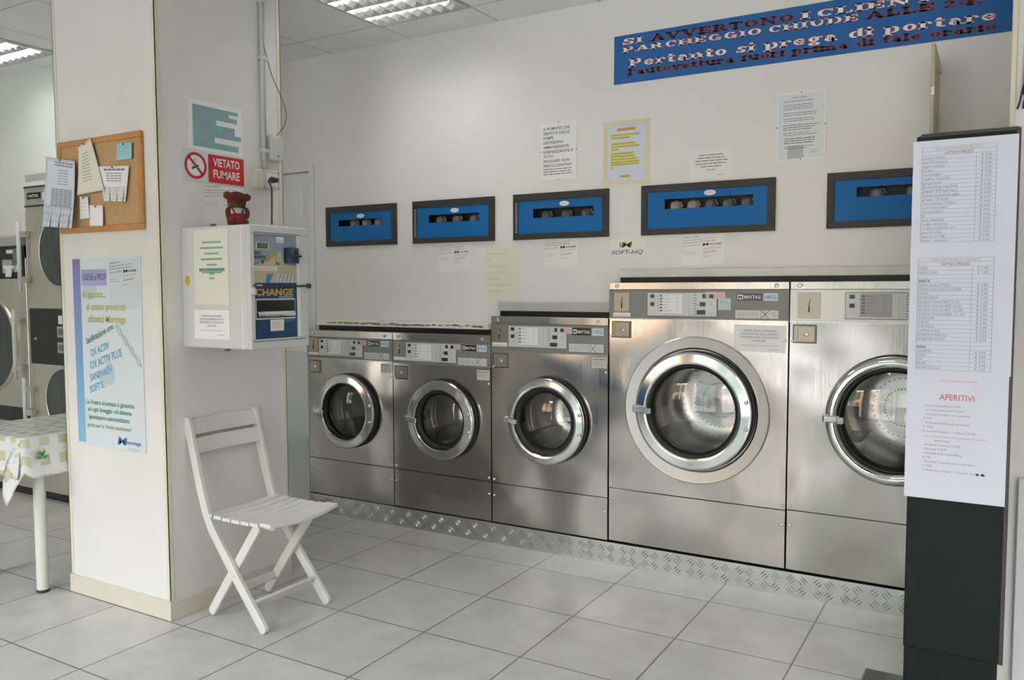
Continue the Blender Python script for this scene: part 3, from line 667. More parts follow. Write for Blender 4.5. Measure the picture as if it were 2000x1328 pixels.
g('4', .95, ('v', .65, 0, 1, TH), ('D', .6, .98, .1, .32, .12), ('H', .08, .9, .3), ('S', .65, 0)); g('.', .35, ('v', .16, 0, .2, .2)); g("'", .35, ('v', .16, .72, 1, .16))
X = .70
g('e', .86, ('O', .43, X/2, .34, X/2, 30, 330), ('H', .2, .74, .36)); g('r', .75, ('V', .24, 0, X), ('O', .52, .42, .2, .26, 10, 120)); g('t', .66, ('v', .3, .08, .95, TH), ('H', .08, .6, .66), ('H', .3, .62, .05))
g('a', .88, ('O', .4, .22, .28, .22, 0, 360), ('v', .6, 0, .5, .22), ('O', .42, .46, .26, .24, 0, 170), ('H', .55, .85, .05)); g('n', 1.0, ('V', .24, 0, X), ('v', .74, 0, .5, TH), ('O', .5, .45, .27, .25, 0, 150), ('S', .74, 0))
g('o', .86, ('O', .43, X/2, .35, X/2, 0, 360)); g('s', .74, ('O', .37, .52, .26, .18, 20, 270), ('O', .37, .18, .26, .18, -160, 90), ('v', .62, .45, .68, .08), ('v', .1, .02, .25, .08))
g('i', .5, ('V', .24, 0, X), ('v', .24, .8, 1, .2)); g('p', .95, ('V', .24, -.28, X), ('O', .52, X/2, .32, X/2, -120, 120)); g('g', .9, ('O', .4, .42, .3, .28, 0, 360), ('O', .42, -.1, .34, .18, 0, 360), ('H', .6, .9, .62))
g('d', .95, ('v', .70, 0, 1, TH), ('O', .42, X/2, .32, X/2, 60, 300), ('H', .6, .92, .05), ('H', .5, .7, .95)); g('u', 1.0, ('v', .24, .2, X, TH), ('V', .74, 0, X), ('O', .48, .24, .26, .24, 180, 340), ('H', .05, .3, .66))
g('v', .92, ('D', .2, X, .47, 0, .24), ('D', .75, X, .47, 0, .1), ('S', .2, X), ('S', .75, X)); g('f', .66, ('v', .28, 0, .8, TH), ('S', .28, 0), ('O', .46, .78, .2, .2, 30, 180), ('H', .08, .6, .66))
g('m', 1.45, ('V', .24, 0, X), ('v', .70, 0, .5, TH), ('v', 1.16, 0, .5, TH), ('O', .47, .45, .25, .25, 0, 150), ('O', .93, .45, .25, .25, 0, 150), ('S', .7, 0), ('S', 1.16, 0)); g('l', .5, ('V', .24, 0, 1)); g(' ', .5)
def slab(mb, s, x, y, h, wid, m, z, gr=0.0):
    tot = sum(GL[c][0] for c in s); k = wid/tot; cx = x
    for c in s:
        adv, prs = GL[c]
        X_ = lambda t: cx+t*k
        Y_ = lambda t: y+t*h
        def R_(x0, x1, y0, y1): mb.rect(min(x0, x1)-gr, max(x0, x1)+gr, min(y0, y1)-gr, max(y0, y1)+gr, z, m)
        for p in prs:
            if p[0] in 'Vv':
                wdt = p[4] if len(p) > 4 else TH
                R_(X_(p[1]-wdt/2), X_(p[1]+wdt/2), Y_(p[2]), Y_(p[3]))
                if p[0] == 'V':
                    for yy in (p[2]+.055, p[3]-.055): R_(X_(p[1]-.24), X_(p[1]+.24), Y_(yy-.055), Y_(yy+.055))
            elif p[0] == 'S':
                yy = p[2]+(.055 if p[2] < .1 else -.055); R_(X_(p[1]-.2), X_(p[1]+.2), Y_(yy-.055), Y_(yy+.055))
            elif p[0] == 'H': R_(X_(p[1]), X_(p[2]), Y_(p[3]-.055), Y_(p[3]+.055))
            elif p[0] == 'D':
                _, x0, y0, x1, y1, w_ = p; w_ = w_/2*k+gr
                if y0 > y1: x0, y0, x1, y1 = x1, y1, x0, y0
                mb.poly([(X_(x0)-w_, Y_(y0)-gr), (X_(x0)+w_, Y_(y0)-gr), (X_(x1)+w_, Y_(y1)+gr), (X_(x1)-w_, Y_(y1)+gr)], z, m)
            else:
                _, ox, oy, rx, ry, a0, a1 = p; n = max(6, int(abs(a1-a0)/15)); vs = []
                for t in range(n+1):
                    a = math.radians(a0+(a1-a0)*t/n)
                    vs.append((X_(ox)+(rx*k+gr)*math.cos(a), Y_(oy)+(ry*h+gr)*math.sin(a), z)); vs.append((X_(ox)+((rx-.23)*k-gr)*math.cos(a) if rx > .24 else X_(ox), Y_(oy)+((ry-.10)*h-gr)*math.sin(a), z))
                mb.add(vs, [(2*t, 2*t+1, 2*t+3, 2*t+2) for t in range(n)], m)
        cx += adv*k
BX0, BZ0, BW, BH = .722, 2.408, 1.712, .236
bn = MB(); bn.box(0, BW, 0, BH, .0003, .003, m_banner); bn = tag(bn.build('wall_banner', mw=at(FW, BX0, YW, BZ0)), 'long blue banner with white and dark slab lettering high on back wall', 'banner')
rows = [  # text, x, y, h, width, colour
 ('SI', .040, .190, .029, .112, 'w'), ('AVVERTONO', .187, .190, .029, .685, 'b'), ('I', .892, .190, .029, .05, 'w'), ('CLIENTI', .958, .190, .029, .52, 'w'),
 ('PARCHEGGIO', .040, .151, .027, .69, 'w'), ('CHIUDE', .752, .151, .027, .39, 'w'), ('ALLE', 1.165, .151, .027, .27, 'b'), ('24.', 1.455, .151, .027, .15, 'b'),
 ('Pertanto si prega di portare', .076, .079, .038, 1.585, 'w'), ("l'autovettura fuori prima di tale orario", .072, .040, .027, 1.59, 'b')]
q = MB(); q2 = MB()
for s, x, y, h, wd, c in rows:
    slab(q, s, x, y, h, wd, m_bred, .0036, .0022)
    slab(q2, s, x, y, h, wd, m_white if c == 'w' else m_bblack, .0043)
TL = Matrix.Rotation(-.0150, 4, 'Z'); q.build('letter_outline', bn, local=TL); q2.build('lettering', bn, local=TL)

# ---------------------------------------------------------------- notices on the back wall
def wallsheet(name, label, x0, x1, z0, z1, m, cat='notice', t=.0012, rot=0, group=None):
    return sheet(name, label, cat, FW, (x0, YW, z0), x1-x0, z1-z0, m, t, group, rot)
def clips(o, w_, h_):
    q = MB()
    for x, y in ((w_/2, .003), (w_/2, h_-.003), (.003, h_/2), (w_-.003, h_/2)): q.box(x-.0025, x+.0025, y-.003, y+.003, .0041, .0055, m_ink)
    q.build('clips', o)
o = wallsheet('framed_notice', 'clip-framed notice of bold black capitals above the middle blue panel', .303, .516, 1.958, 2.260, m_clear, t=.004)
T1 = ['IL RUMORE CHE', 'SENTITE DELLE', 'POMPE', 'DETERSIVI,', 'AMMORBIDENTE,', "IGIENIZZANTE E'", 'TUTTO', 'REGOLARE. NON', 'PREOCCUPATEVI!']
letters(o, lambda q: [q.text(t, .018, .262-i*.024, .0135, m_ink, .0046, wid=.0118*len(t), bold=.02) for i, t in enumerate(T1)] + [q.lines(.018, .056-.0*i, .17, .007, 3, .013, m_ink, .0046, rag=.03) for i in (0,)])
clips(o, .213, .302)
o = wallsheet('taped_notice', 'paper notice edged with beige tape and highlighted in yellow', .668, .910, 1.915, 2.224, m_paperl, rot=-.004)
def f_(q):
    w_, h_ = .242, .309
    for k, (a, b_, c, d) in enumerate(((-.004, .022, .014, h_-.018), (w_-.020, w_+.004, .014, h_-.018), (-.008, w_+.006, h_-.018, h_+.004), (-.016, w_+.008, -.004, .014))): q.box(a, b_, c, d, .0002, .0016, m_tape)
letters(o, f_, 'tape')
def f_(q):
    q.rect(.07, .17, .262, .277, .0015, m_orange)
    for y, a, b_ in ((.240, .036, .19), (.226, .036, .14), (.197, .036, .17), (.183, .036, .19), (.170, .036, .08), (.148, .036, .16), (.134, .036, .165), (.120, .036, .18), (.106, .036, .19), (.094, .036, .19), (.078, .036, .05)): q.rect(a, b_, y-.002, y+.010, .0015, m_yel)
    q.rect(.088, .148, .030, .044, .0015, m_yel)
letters(o, f_, 'highlighting')
def f_(q):
    q.text('AVVERTIMENTO', .12, .265, .008, m_redink, .0022, align='C', wid=.09)
    for y, a, b_ in ((.240, .036, .19), (.226, .036, .14), (.197, .036, .17), (.183, .036, .19), (.170, .036, .08), (.148, .036, .16), (.134, .036, .165), (.120, .036, .18), (.106, .036, .19), (.094, .036, .19), (.078, .036, .05)): q.lines(a+.003, y+.001, b_-a-.004, .0045, 1, .01, mat('olive_ink', (.35, .33, .08), .8), .0022, rag=.02)
    q.text('GRAZIE', .118, .033, .008, m_ink, .0022, align='C', wid=.05, bold=.02)
letters(o, f_)
o = wallsheet('paper_notice', 'faint pale paper notice above the left part of 18 kg washer dispenser', 1.117, 1.324, 1.905, 2.048, mat('wall_pale_paper', (.86, .86, .83), .6))
letters(o, lambda q: [q.lines(.105, .115-i*.0135, (.12, .13, .16, .15, .10)[i], .006, 1, .01, m_ink, .0018, 'C', rag=.02) for i in range(5)] + [q.text('GRAZIE', .105, .042, .009, m_ink, .0018, align='C', wid=.045), q.lines(.135, .02, .04, .004, 1, .01, m_inkl, .0018)])
o = wallsheet('framed_notice', 'tall clip-framed sheet of instructions below the blue banner', 1.525, 1.738, 1.964, 2.268, m_clear, t=.004)
letters(o, lambda q: (q.rect(.008, .205, .008, .296, .0043, mat('cool_paper', (.74, .78, .82), .5)), q.text('PER LAVARE', .1, .275, .007, m_ink, .0048, align='C', wid=.06), q.lines(.03, .262, .15, .004, 1, .01, m_ink, .0048), q.lines(.03, .246, .155, .004, 3, .009, m_ink, .0048), q.lines(.03, .21, .155, .004, 2, .009, m_ink, .0048), q.lines(.03, .185, .15, .004, 2, .009, m_ink, .0048), q.lines(.03, .156, .16, .005, 3, .010, m_ink, .0048), q.lines(.03, .122, .15, .004, 2, .009, m_ink, .0048), q.lines(.035, .096, .14, .006, 3, .010, m_ink, .0048, rag=.1), q.lines(.035, .062, .13, .004, 2, .009, m_ink, .0048), q.lines(.15, .04, .035, .004, 2, .009, m_inkl, .0048)))
clips(o, .213, .304)
q = MB(); q.rect(.05, .12, .008, .066, .0045, mat('grey_patch', (.48, .50, .53), .5)); q.build('grey_patch', o)
def supplier(q, w_, h_, Z=.0016):
    a = .08
    q.text('Gentile Cliente,', .006, h_-.012, .006, m_ink, Z, wid=w_*.38, ang=a)
    for r, tt in enumerate(('In questo esercizio sono stati usati', 'esclusivamente prodotti Montega')): q.text(tt, .006, h_-.026-r*.012, .006, m_ink, Z, wid=w_*.76, ang=a)
    q.text('Seguono prodotti:', .006, h_-.052, .006, m_ink, Z, wid=w_*.42, ang=a)
    q.text('M', w_*.50, h_-.050, .013, m_dark, Z, wid=w_*.13, bold=.02, ang=a, shear=.3); q.text('montega', w_*.65, h_-.047, .010, m_ink, Z, wid=w_*.30, bold=.02, ang=a, shear=.3)
    q.text('OX ACTIV PLUS', w_*.5, h_-.068, .008, m_redinkl, Z, wid=w_*.42, ang=a+.02, shear=.3); q.text('SANIWASH', w_*.5, h_-.086, .008, m_redinkl, Z, wid=w_*.34, ang=a+.02, shear=.3, bold=.02); q.text("SOFT S", w_*.5, h_-.105, .007, m_redinkl, Z, wid=w_*.2, ang=a, shear=.3)
    q.lines(.008, h_-.078, w_*.3, .003, 2, .010, m_redinkl, Z, rag=.05)
mfilm = mat('film_on_wall', (.86, .86, .84), .3)
for x0, x1, z0, z1, lab in ((-.362, -.149, 1.489, 1.645, 'clear sticker of product names below second blue panel from left'), (.318, .520, 1.502, 1.655, 'clear sticker of product names below middle blue panel'), (1.082, 1.290, 1.500, 1.648, 'clear sticker of product names below fourth blue panel from left')):
    o = wallsheet('supplier_sticker', lab, x0, x1, z0, z1, mfilm, 'sticker', .0007)
    letters(o, lambda q: supplier(q, x1-x0, z1-z0-.006))
o = wallsheet('handwritten_notice', 'pale yellow handwritten sheet left of the 11 kg washer', -.050, .172, 1.330, 1.618, mat('pale_yellow', (.80, .79, .66), .7))
mh = mat('faint_pencil', (.58, .58, .50), .8)
letters(o, lambda q: [q.text(t, .02, .245-i*.034, .011, mh, .0018, wid=.0108*len(t)) for i, t in enumerate(('4  FUNZIONI', 'DI', 'TRATTAMENTO', 'DELL LAVAGGI', 'O CALORE', '4  TEMPERE TAL', 'LAVAGGIO'))] + [q.rect(.12, .16, .02, .021, .0018, mh)])
o = wallsheet('soft_sticker', 'small cream sticker reading SOFT-HQ between two blue panels', .700, .897, 1.548, 1.640, mat('cream_sticker', (.87, .84, .74), .5), 'sticker')
letters(o, lambda q: (q.text('M', .065, .048, .026, mat('brown_ink', (.16, .09, .05), .7), .0018, wid=.052, bold=.02, shear=.3), q.rect(.058, .063, .05, .072, .0018, m_dark), q.text('SOFT-HQ', .010, .014, .020, m_blueink, .0018, wid=.17, shear=.3, bold=.015)))

# thin beige panel standing out from the wall over the price totem
q = MB(); q.box(2.170, 2.184, YW-.30, YW-.001, 1.62, 2.325, m_beige, .003); o = tag(q.build('open_hatch_door'), 'thin beige metal hatch door seen edge-on above the price totem', 'hatch door')
q = MB()
for z in (1.8, 2.06, 2.26): q.box(2.184, 2.194, YW-.09, YW-.06, z, z+.03, m_conduit, .002)
q.build('hinge', o); q = MB(); q.box(2.172, 2.184, YW-.306, YW-.300, 2.13, 2.16, m_paper); q.build('white_label', o)
# pier at the far right: hanging pennant and white board
mt = at(FW, 2.468, .617, 2.0); q = MB(); q.prism([(0, .03), (.05, .0), (.06, .5), (.012, .5)], .002, .012, mat('pennant_dark', (.03, .035, .03), .6)); o = tag(q.build('hanging_pennant', mw=mt), 'dark pennant with yellow edge hanging at the top right edge', 'pennant')
q = MB(); q.prism([(.002, .06), (.010, .06), (.018, .5), (.010, .5)], .012, .014, mat('pennant_yellow', (.45, .40, .05), .6)); q.build('yellow_edge', o)
q = MB(); q.tube([(.004, .06, .012), (-.006, .0, .014), (-.012, -.02, .012)], .003, m_dark, 6); q.tube([(.02, .05, .012), (.006, .0, .014), (.004, -.02, .012)], .003, m_dark, 6); q.build('tassel', o)
q = MB(); q.box(2.497, 2.72, .585, .605, .0, .75, mat('board_white', (.70, .72, .76), .4), .003); o = tag(q.build('display_board'), 'white board with a red and yellow print at the right edge', 'board')
q = MB(); q.prism([(.015, .10), (.06, .055), (.08, .13), (.045, .085)], .0202, .0206, m_red); q.prism([(.022, .088), (.06, .03), (.10, .11), (.055, .065)], .0207, .0211, mat('print_yellow', (.75, .55, .03), .5)); q.build('print', o, mw=at(FW, 2.497, .606, -.03))

# ---------------------------------------------------------------- price totem
kr = empty('price_totem', Matrix.Translation((2.315, .40, 0)), 'black standing totem at right carrying long white price lists', 'totem')
KL, KR_ = -.140, .150
q = MB(); q.box(KL, KR_, 0, .045, .172, 1.885, m_kiosk, .004); kb = q.build('panel', kr)
q = MB(); q.box(KL+.012, KR_-.004, .0, .05, 1.878, 1.892, m_kioske, .003); q.box(KR_-.010, KR_+.003, -.003, .05, .172, 1.889, m_kioske, .002); q.build('edge_strip', kb)
q = MB(); q.box(KL+.002, KR_-.012, .012, .040, .02, .175, m_kiosk, .002); q.build('foot_column', kr)
q = MB(); q.box(-.271, .165, -.34, .12, 0, .018, m_blackg, .004); q.build('base_plate', kr)
kx0, kx1 = 2.166, 2.462
def kmw(z): return at(FW, kx0, .397, z)
kst = [('upper sheet of spirits prices on the black totem, table of many rows', 1.527, 1.868), ('middle sheet of drinks prices on black totem, under the upper one', 1.110, 1.530), ('lowest white sheet on black totem headed APERITIVI', .692, 1.112)]
A = [('amaro averna', '€ 3.50'), ('borali branca', '€ 3.50'), ('jagermeister', '€ 3.00'), ('lucano', '€ 3.50'), ('montenegro', '€ 3.50'), ('cognac martell', '€ 4.00'), ('gin gordon', '€ 3.50'), ('gin bombay sapphire', '€ 5.00'), ('grappa 903 barrique', '€ 3.50'), ('grappa piemonte gaja', '€ 4.00'), ('grappa 18 lune', '€ 4.50'), ('rhum havana 7 anos', '€ 4.00'), ('rhum matusalem', '€ 5.00'), ('rhum pampero', '€ 4.50'), ('jb', '€ 4.00'), ('jack daniels', '€ 4.50'), ('vodka absolute', '€ 4.50'), ('vodka smirnoff red', '€ 3.50'), ('aperol soda', '€ 3.00'), ('aperol al 100', '€ 3.00'), ('bitter campari', '€ 3.00')]
B = [('CAFFE', '€ 1.00'), ('CAPPUCCINO', '€ 1.50'), ('', ''), ('BIBITE', ''), ('COCA COLA LATTINA', '€ 2.00'), ('COCA COLA LIGHT LATTINA', '€ 2.00'), ('FANTA', '€ 2.00'), ('FANTA LEMON', '€ 2.00'), ('ACQUA TULLIA NAT.CL.50', '€ 1.00'), ('ACQUA TULLIA FRIZ.CL.50', '€ 1.00'), ('ACQUA TULLIA NAT. CL.100', '€ 1.50'), ('ACQUA TULLIA FRIZ. CL.100', '€ 1.50'), ('LEMONSODA', '€ 2.00'), ('SPRITE', '€ 2.00'), ('THE PESCA', '€ 2.00'), ('CAMPARI SODA', '€ 2.50'), ('SANBITTER BIANCO', '€ 2.50'), ('SANBITTER ROSSO', '€ 2.50'), ('', ''), ('BIRRE', ''), ('HEINEKEN', '€ 3.50'), ('CERES', '€ 4.00'), ('BUD', '€ 3.50'), ('BECKS', '€ 3.50'), ('MORETTI CL.66', '€ 3.50')]
def table(q, rows, x0, x1, yt, yb, split, mt_, Z=.0016):
    n = len(rows)+2; p = (yt-yb)/n; lw = .0007
    for i in range(n+1): q.rect(x0, x1, yt-i*p-lw/2, yt-i*p+lw/2, Z, m_slate)
    q.rect(x0-lw/2, x0+lw, yb, yt, Z, m_slate); q.rect(x1-lw, x1+lw/2, yb, yt, Z, m_slate); q.rect(split, split+lw, yb, yt-2*p, Z, m_slate)
    q.text('VENTANA PENSATO PRONTO', (x0+x1)/2, yt-p*.82, p*.6, m_redinkl, Z, align='C', wid=(x1-x0)*.66); q.text('LISTINO PREZZI', (x0+x1)/2, yt-p*1.82, p*.6, mt_, Z, align='C', wid=(x1-x0)*.38, bold=.01)
    for i, (a, b_) in enumerate(rows):
        y = yt-(i+3)*p+p*.2
        if a: q.text(a, x0+.003, y, p*.56, mt_, Z, wid=min(len(a)*p*.40, split-x0-.01), bold=.03 if a in ('BIBITE', 'BIRRE') else 0)
        if b_: q.text(b_, (split+x1)/2, y, p*.56, mt_, Z, align='C', wid=p*2.2)
shs = []
for i, (lab, z0, z1) in enumerate(kst):
    # the second sheet lies over the first, the third over the second
    q = MB(); zo = .0004+i*.0006; cu_ = []
    n = 8; vs = []; W = kx1-kx0-(.0 if i < 2 else .004); H = z1-z0
    sl = (-.004, 0, .006)[i]
    vs = [(0, 0, zo), (W, 0, zo), (W, H, zo), (0, H, zo)]
    q.box(0, W, 0, H, zo, zo+.0005, m_paperl); o = tag(q.build('price_list', mw=kmw(z0)), lab, 'price list'); Z = zo+.0010
    if i == 0: letters(o, lambda q: table(q, A, .027, .238, H-.022, .012, .182, m_slate, Z))
    if i == 1: letters(o, lambda q: table(q, B, .024, .240, H-.042, .012, .180, m_slate, Z))
    if i == 2:
        def f_(q):
            q.text('PUOI ANCHE PAGARE', .15, H-.028, .006, m_redinkl, Z, align='C', wid=.11)
            q.text('APERITIVI:', .15, H-.088, .019, m_redink, Z, align='C', wid=.104)
            ls = ['- Cocktail alcolico € 5.00', '- Cocktail analcolico € 4.00', '- Cocktail alcolico con aperitivo', '€ 7.00', '- Cocktail alcolico con apericena', '€ 10.00', '2 cocktail alcolici + 1 Pizza € 20.00']
            for r, t in enumerate(ls): q.text(t, .052, H-.112-r*.0142, .0065, mat('wine_ink', (.42, .22, .24), .8), Z, wid=.0041*len(t))
            q.rect(.05, .235, H-.212, H-.211, Z, m_redink)
            q.text('APPETIZERS', .085, H-.228, .006, MATS['wine_ink'], Z, wid=.045)
            ls = ['- Alcoholic Cocktail € 5.00', '- Mocktail € 4.00', '- Mocktail with small dishes', '€ 7.00', '- Alcoholic Cocktail with small dishes', '€ 10.00', '2. Alcoholic cocktail + 1 Pizza € 20.00']
            for r, t in enumerate(ls): q.text(t, .052, H-.242-r*.0142, .0062, MATS['wine_ink'], Z, wid=.0041*len(t))
            q.disc(.213, H-.325, .004, Z, m_dark); q.disc(.228, H-.325, .006, Z, m_dark, 16, .004); q.rect(.213, .235, H-.3255, H-.3245, Z, m_dark)
        letters(o, f_)

# ---------------------------------------------------------------- pillar front: cork board, papers, poster
bx0, bx1, bz0, bz1 = -1.212, -.628, 1.640, 2.042
cb = MB(); cb.box(.015, bx1-bx0-.015, .015, bz1-bz0-.015, .001, .010, m_cork); cb = tag(cb.build('cork_board', mw=at(FW, bx0, PY0-.0005, bz0)), 'cork notice board with pine frame on the front of the pillar', 'notice board')
q = MB(); W, H = bx1-bx0, bz1-bz0
for a, b_, c, d in ((0, W, 0, .026), (0, W, H-.026, H), (0, .026, .026, H-.026), (W-.026, W, .026, H-.026)): q.box(a, b_, c, d, .001, .017, m_wood, .003)
q.build('frame', cb)
def pinned(name, label, pts, m, z, bend, seed, fn=None, strips=0):
    """sheet given by its four corners (tl,tr,br,bl) in pixels, on the board, curling outwards at the bottom"""
    c4 = [P(u, v, 1, PY0-.012) for u, v in pts]; N = 10; vs = []; cen = sum(c4, Vector())/4
    org = Vector((cen.x, PY0-.013, cen.z))
    for j in range(N+1):
        for i in range(N+1):
            s_, t = i/N, j/N
            p = (c4[0]*(1-s_)+c4[1]*s_)*(1-t)+(c4[3]*(1-s_)+c4[2]*s_)*t
            zz = z+bend*(t**2)*(.6+.4*math.sin(s_*2.2+seed))
            vs.append((p.x-org.x, p.z-org.z, zz))
    fs = []
    for j in range(N):
        for i in range(N):
            if strips and j >= N-3 and (i % 2 == 1) and False: continue
            fs.append((j*(N+1)+i, (j+1)*(N+1)+i, (j+1)*(N+1)+i+1, j*(N+1)+i+1))
    q = MB(); q.add(vs, fs, m, True)
    if strips:
        q.f = []; q.m = []; q.sm = []
        for j in range(N):
            for i in range(N):
                k = [j*(N+1)+i, (j+1)*(N+1)+i, (j+1)*(N+1)+i+1, j*(N+1)+i+1]
                if j >= N-strips:   # cut into tear-off strips: separate, slightly fanned
                    b = len(q.v)
                    for n_, kk in enumerate(k):
                        v = q.v[kk]; sh = .0006 if n_ < 2 else -.0006; dz = .0022*((i*7) % 3)*(j-(N-strips)+(1 if n_ in (1, 2) else 0))/strips
                        q.v.append((v[0]+sh, v[1], v[2]+dz))
                    q.f.append((b, b+1, b+2, b+3))
                else: q.f.append(tuple(k))
                q.m.append(0); q.sm.append(True)
    o = q.build(name, mw=at(FW, *org)); tag(o, label, 'note')
    md = o.modifiers.new('thick', 'SOLIDIFY'); md.thickness = .0005
    if fn:
        def fn2(qq):
            Lp = lambda s_, t: tuple((((c4[0]*(1-s_)+c4[1]*s_)*(1-t)+(c4[3]*(1-s_)+c4[2]*s_)*t)-org)[k] for k in (0, 2)) + (z+bend*(t**2)*(.6+.4*math.sin(s_*2.2+seed))+.0016,)
            for s0, s1, t0, t1, mm in fn:
                n = max(1, int((s1-s0)/.12)); 
                for k in range(n):
                    sa, sb = s0+(s1-s0)*k/n, s0+(s1-s0)*(k+.86)/n
                    qq.add([Lp(sa, t1), Lp(sb, t1), Lp(sb, t0), Lp(sa, t0)], [(0, 1, 2, 3)], mm)
        letters(o, fn2)
    pn = MB(); tp = (c4[0]+c4[1])/2-org; pn.ball((tp.x, tp.z-.006, z+.004), .0045, m_redink if seed % 2 else m_blueink, 8, 6); pn.build('push_pin', o)
    return o
def tl(s0, s1, ts, h=.012, m=m_ink): return [(s0, s1, t, t+h, m) for t in ts]
pinned('note_paper', 'cream sheet hanging askew at the top of cork board', [(157, 288), (181, 270), (211, 372), (160, 382)], m_paperc, .010, .012, 1, tl(.25, .65, [.2+.06*k for k in range(10)], .014, m_inkl))
pinned('note_paper', 'small blue note pinned in upper right corner of cork board', [(231, 281), (261, 278), (261, 311), (231, 314)], m_cyanp, .008, .004, 2, tl(.15, .85, [.2, .35, .5, .65], .03, mat('teal_ink', (.2, .45, .5), .8)))
pinned('tear_off_notice', 'white tear-off notice right of centre on cork board', [(194, 325), (256, 324), (250, 394), (210, 394)], m_paper, .009, .010, 3, [(.2, .9, .08, .13, m_slate)]+tl(.25, .8, [.2, .27, .34, .41], .02), strips=4)
pinned('note_paper', 'small white slip hanging behind the large notice, lower left of board', [(159, 384), (175, 384), (179, 426), (160, 429)], m_paper, .007, .004, 4, tl(.2, .8, [.3, .45, .6], .02, m_inkl))
pinned('note_paper', 'small blank white card near bottom of cork board', [(178, 401), (204, 401), (207, 442), (179, 442)], m_paper, .007, .008, 5)
pinned('tear_off_notice', 'large white tear-off notice overhanging left edge of cork board', [(99, 307), (155, 316), (157, 447), (95, 443)], m_paperl, .020, .020, 6, [(.32, .95, .05, .065, m_ink), (.32, .95, .09, .105, m_ink)]+tl(.45, .8, [.16+.04*k for k in range(6)], .012, m_inkl)+tl(.25, .95, [.44+.024*k for k in range(11)], .010, m_ink), strips=3)
# poster
pw, phh = .475, .835; px0, pz0 = -1.145, .697
po = MB(); po.box(0, pw, 0, phh, .0008, .004, mat('poster_print', (.68, .76, .81), .3, coat=.3)); po = tag(po.build('hygiene_poster', mw=at(FW, px0, PY0, pz0)), 'tall pale blue hygiene poster on the front of the pillar', 'poster')
gm = bpy.data.materials.new('poster_strip'); gm.use_nodes = True; nt = gm.node_tree; b = nt.nodes['Principled BSDF']; tc = nt.nodes.new('ShaderNodeTexCoord'); sp = nt.nodes.new('ShaderNodeSeparateXYZ'); cr = nt.nodes.new('ShaderNodeValToRGB')
nt.links.new(tc.outputs['Generated'], sp.inputs[0]); nt.links.new(sp.outputs[1], cr.inputs[0]); nt.links.new(cr.outputs[0], b.inputs['Base Color'])
cr.color_ramp.elements[0].color = (.26, .52, .66, 1); cr.color_ramp.elements[1].color = (.24, .20, .50, 1); e = cr.color_ramp.elements.new(.4); e.color = (.20, .40, .70, 1); b.inputs['Roughness'].default_value = .35
q = MB(); q.rect(0, .055, .012, phh-.006, .0046, gm); q.build('gradient_strip', po)
myl, mgr, mbl = mat('poster_yellow', (.50, .50, .12), .5), mat('poster_green', (.10, .28, .18), .5), mat('poster_blue', (.12, .38, .62), .5)
def f_(q):
    q.rect(.062, .245, .712, .782, .0046, mat('lilac_box', (.40, .40, .66), .5)); q.text('IGIENE e PROF', .074, .735, .028, mat('violet_ink', (.12, .10, .36), .5), .0052, wid=.165, bold=.01)
    for t, x, y, h, wd, m, an, sh in (('In questa...', .065, .66, .030, .17, myl, 0, .2), ('si usano prodotti', .090, .606, .030, .275, myl, 0, .2), ('chimici Montega', .098, .552, .030, .27, myl, 0, .2), ('Sanificazione con:', .085, .452, .026, .215, mgr, .36, .1),
        ('OX ACTIV', .115, .398, .030, .14, mbl, .30, .1), ('OX ACTIV PLUS', .11, .342, .032, .235, mbl, .30, .1), ('SANIWASH', .105, .288, .030, .165, mbl, .30, .1), ('SOFT S', .10, .236, .030, .105, mbl, .30, .1),
        ('La Vostra sicurezza è garantita', .068, .188, .019, .34, mgr, 0, 0), ('ad ogni lavaggio col sistema', .078, .156, .019, .31, mgr, 0, 0), ('igienizzante automatizzato', .085, .122, .019, .285, mgr, 0, 0), ('gratis per la Vostra assistenza!', .070, .086, .017, .31, mat('poster_olive', (.36, .38, .22), .5), 0, .15)):
        q.text(t, x, y, h, m, .0052, wid=wd, ang=an, shear=sh, bold=.018)
    q.text('M', .285, .024, .032, mat('logo_teal', (.04, .15, .30), .5), .0052, wid=.055, bold=.02, shear=.3); q.text('montega', .345, .030, .017, MATS['logo_teal'], .0052, wid=.1, bold=.01, shear=.2); q.lines(.36, .012, .08, .003, 2, .008, m_inkl, .0052)
letters(po, f_)
q = MB()
for k in range(2):
    pts = [(.30+.165*t/14, .54-.17*t/14+(.016*math.sin(t*.9+k*math.pi)), .0049) for t in range(15)]
    q.tube(pts, .0022, mat('helix_grey', (.48, .56, .60), .5), 4)
for t in range(14): q.rect(.302+.165*t/14, .304+.165*t/14, .54-.17*t/14-.012, .54-.17*t/14+.012, .0050, MATS['helix_grey'])
q.disc(.245, .33, .035, .0049, mat('drop_pale', (.50, .60, .66), .5), 24, .05); q.disc(.20, .30, .028, .0048, MATS['drop_pale'], 24, .04); q.disc(.12, .70, .05, .0044, MATS['drop_pale'], 24); q.build('helix_drawing', po)
o = sheet('supplier_sticker', 'clear sticker of product names stuck over the top of hygiene poster', 'sticker', FW, (px0+.262, PY0-.0042, pz0+.610), .20, .215, mat('film_blue', (.62, .70, .76), .3), .0006)
letters(o, lambda q: supplier(q, .2, .205))

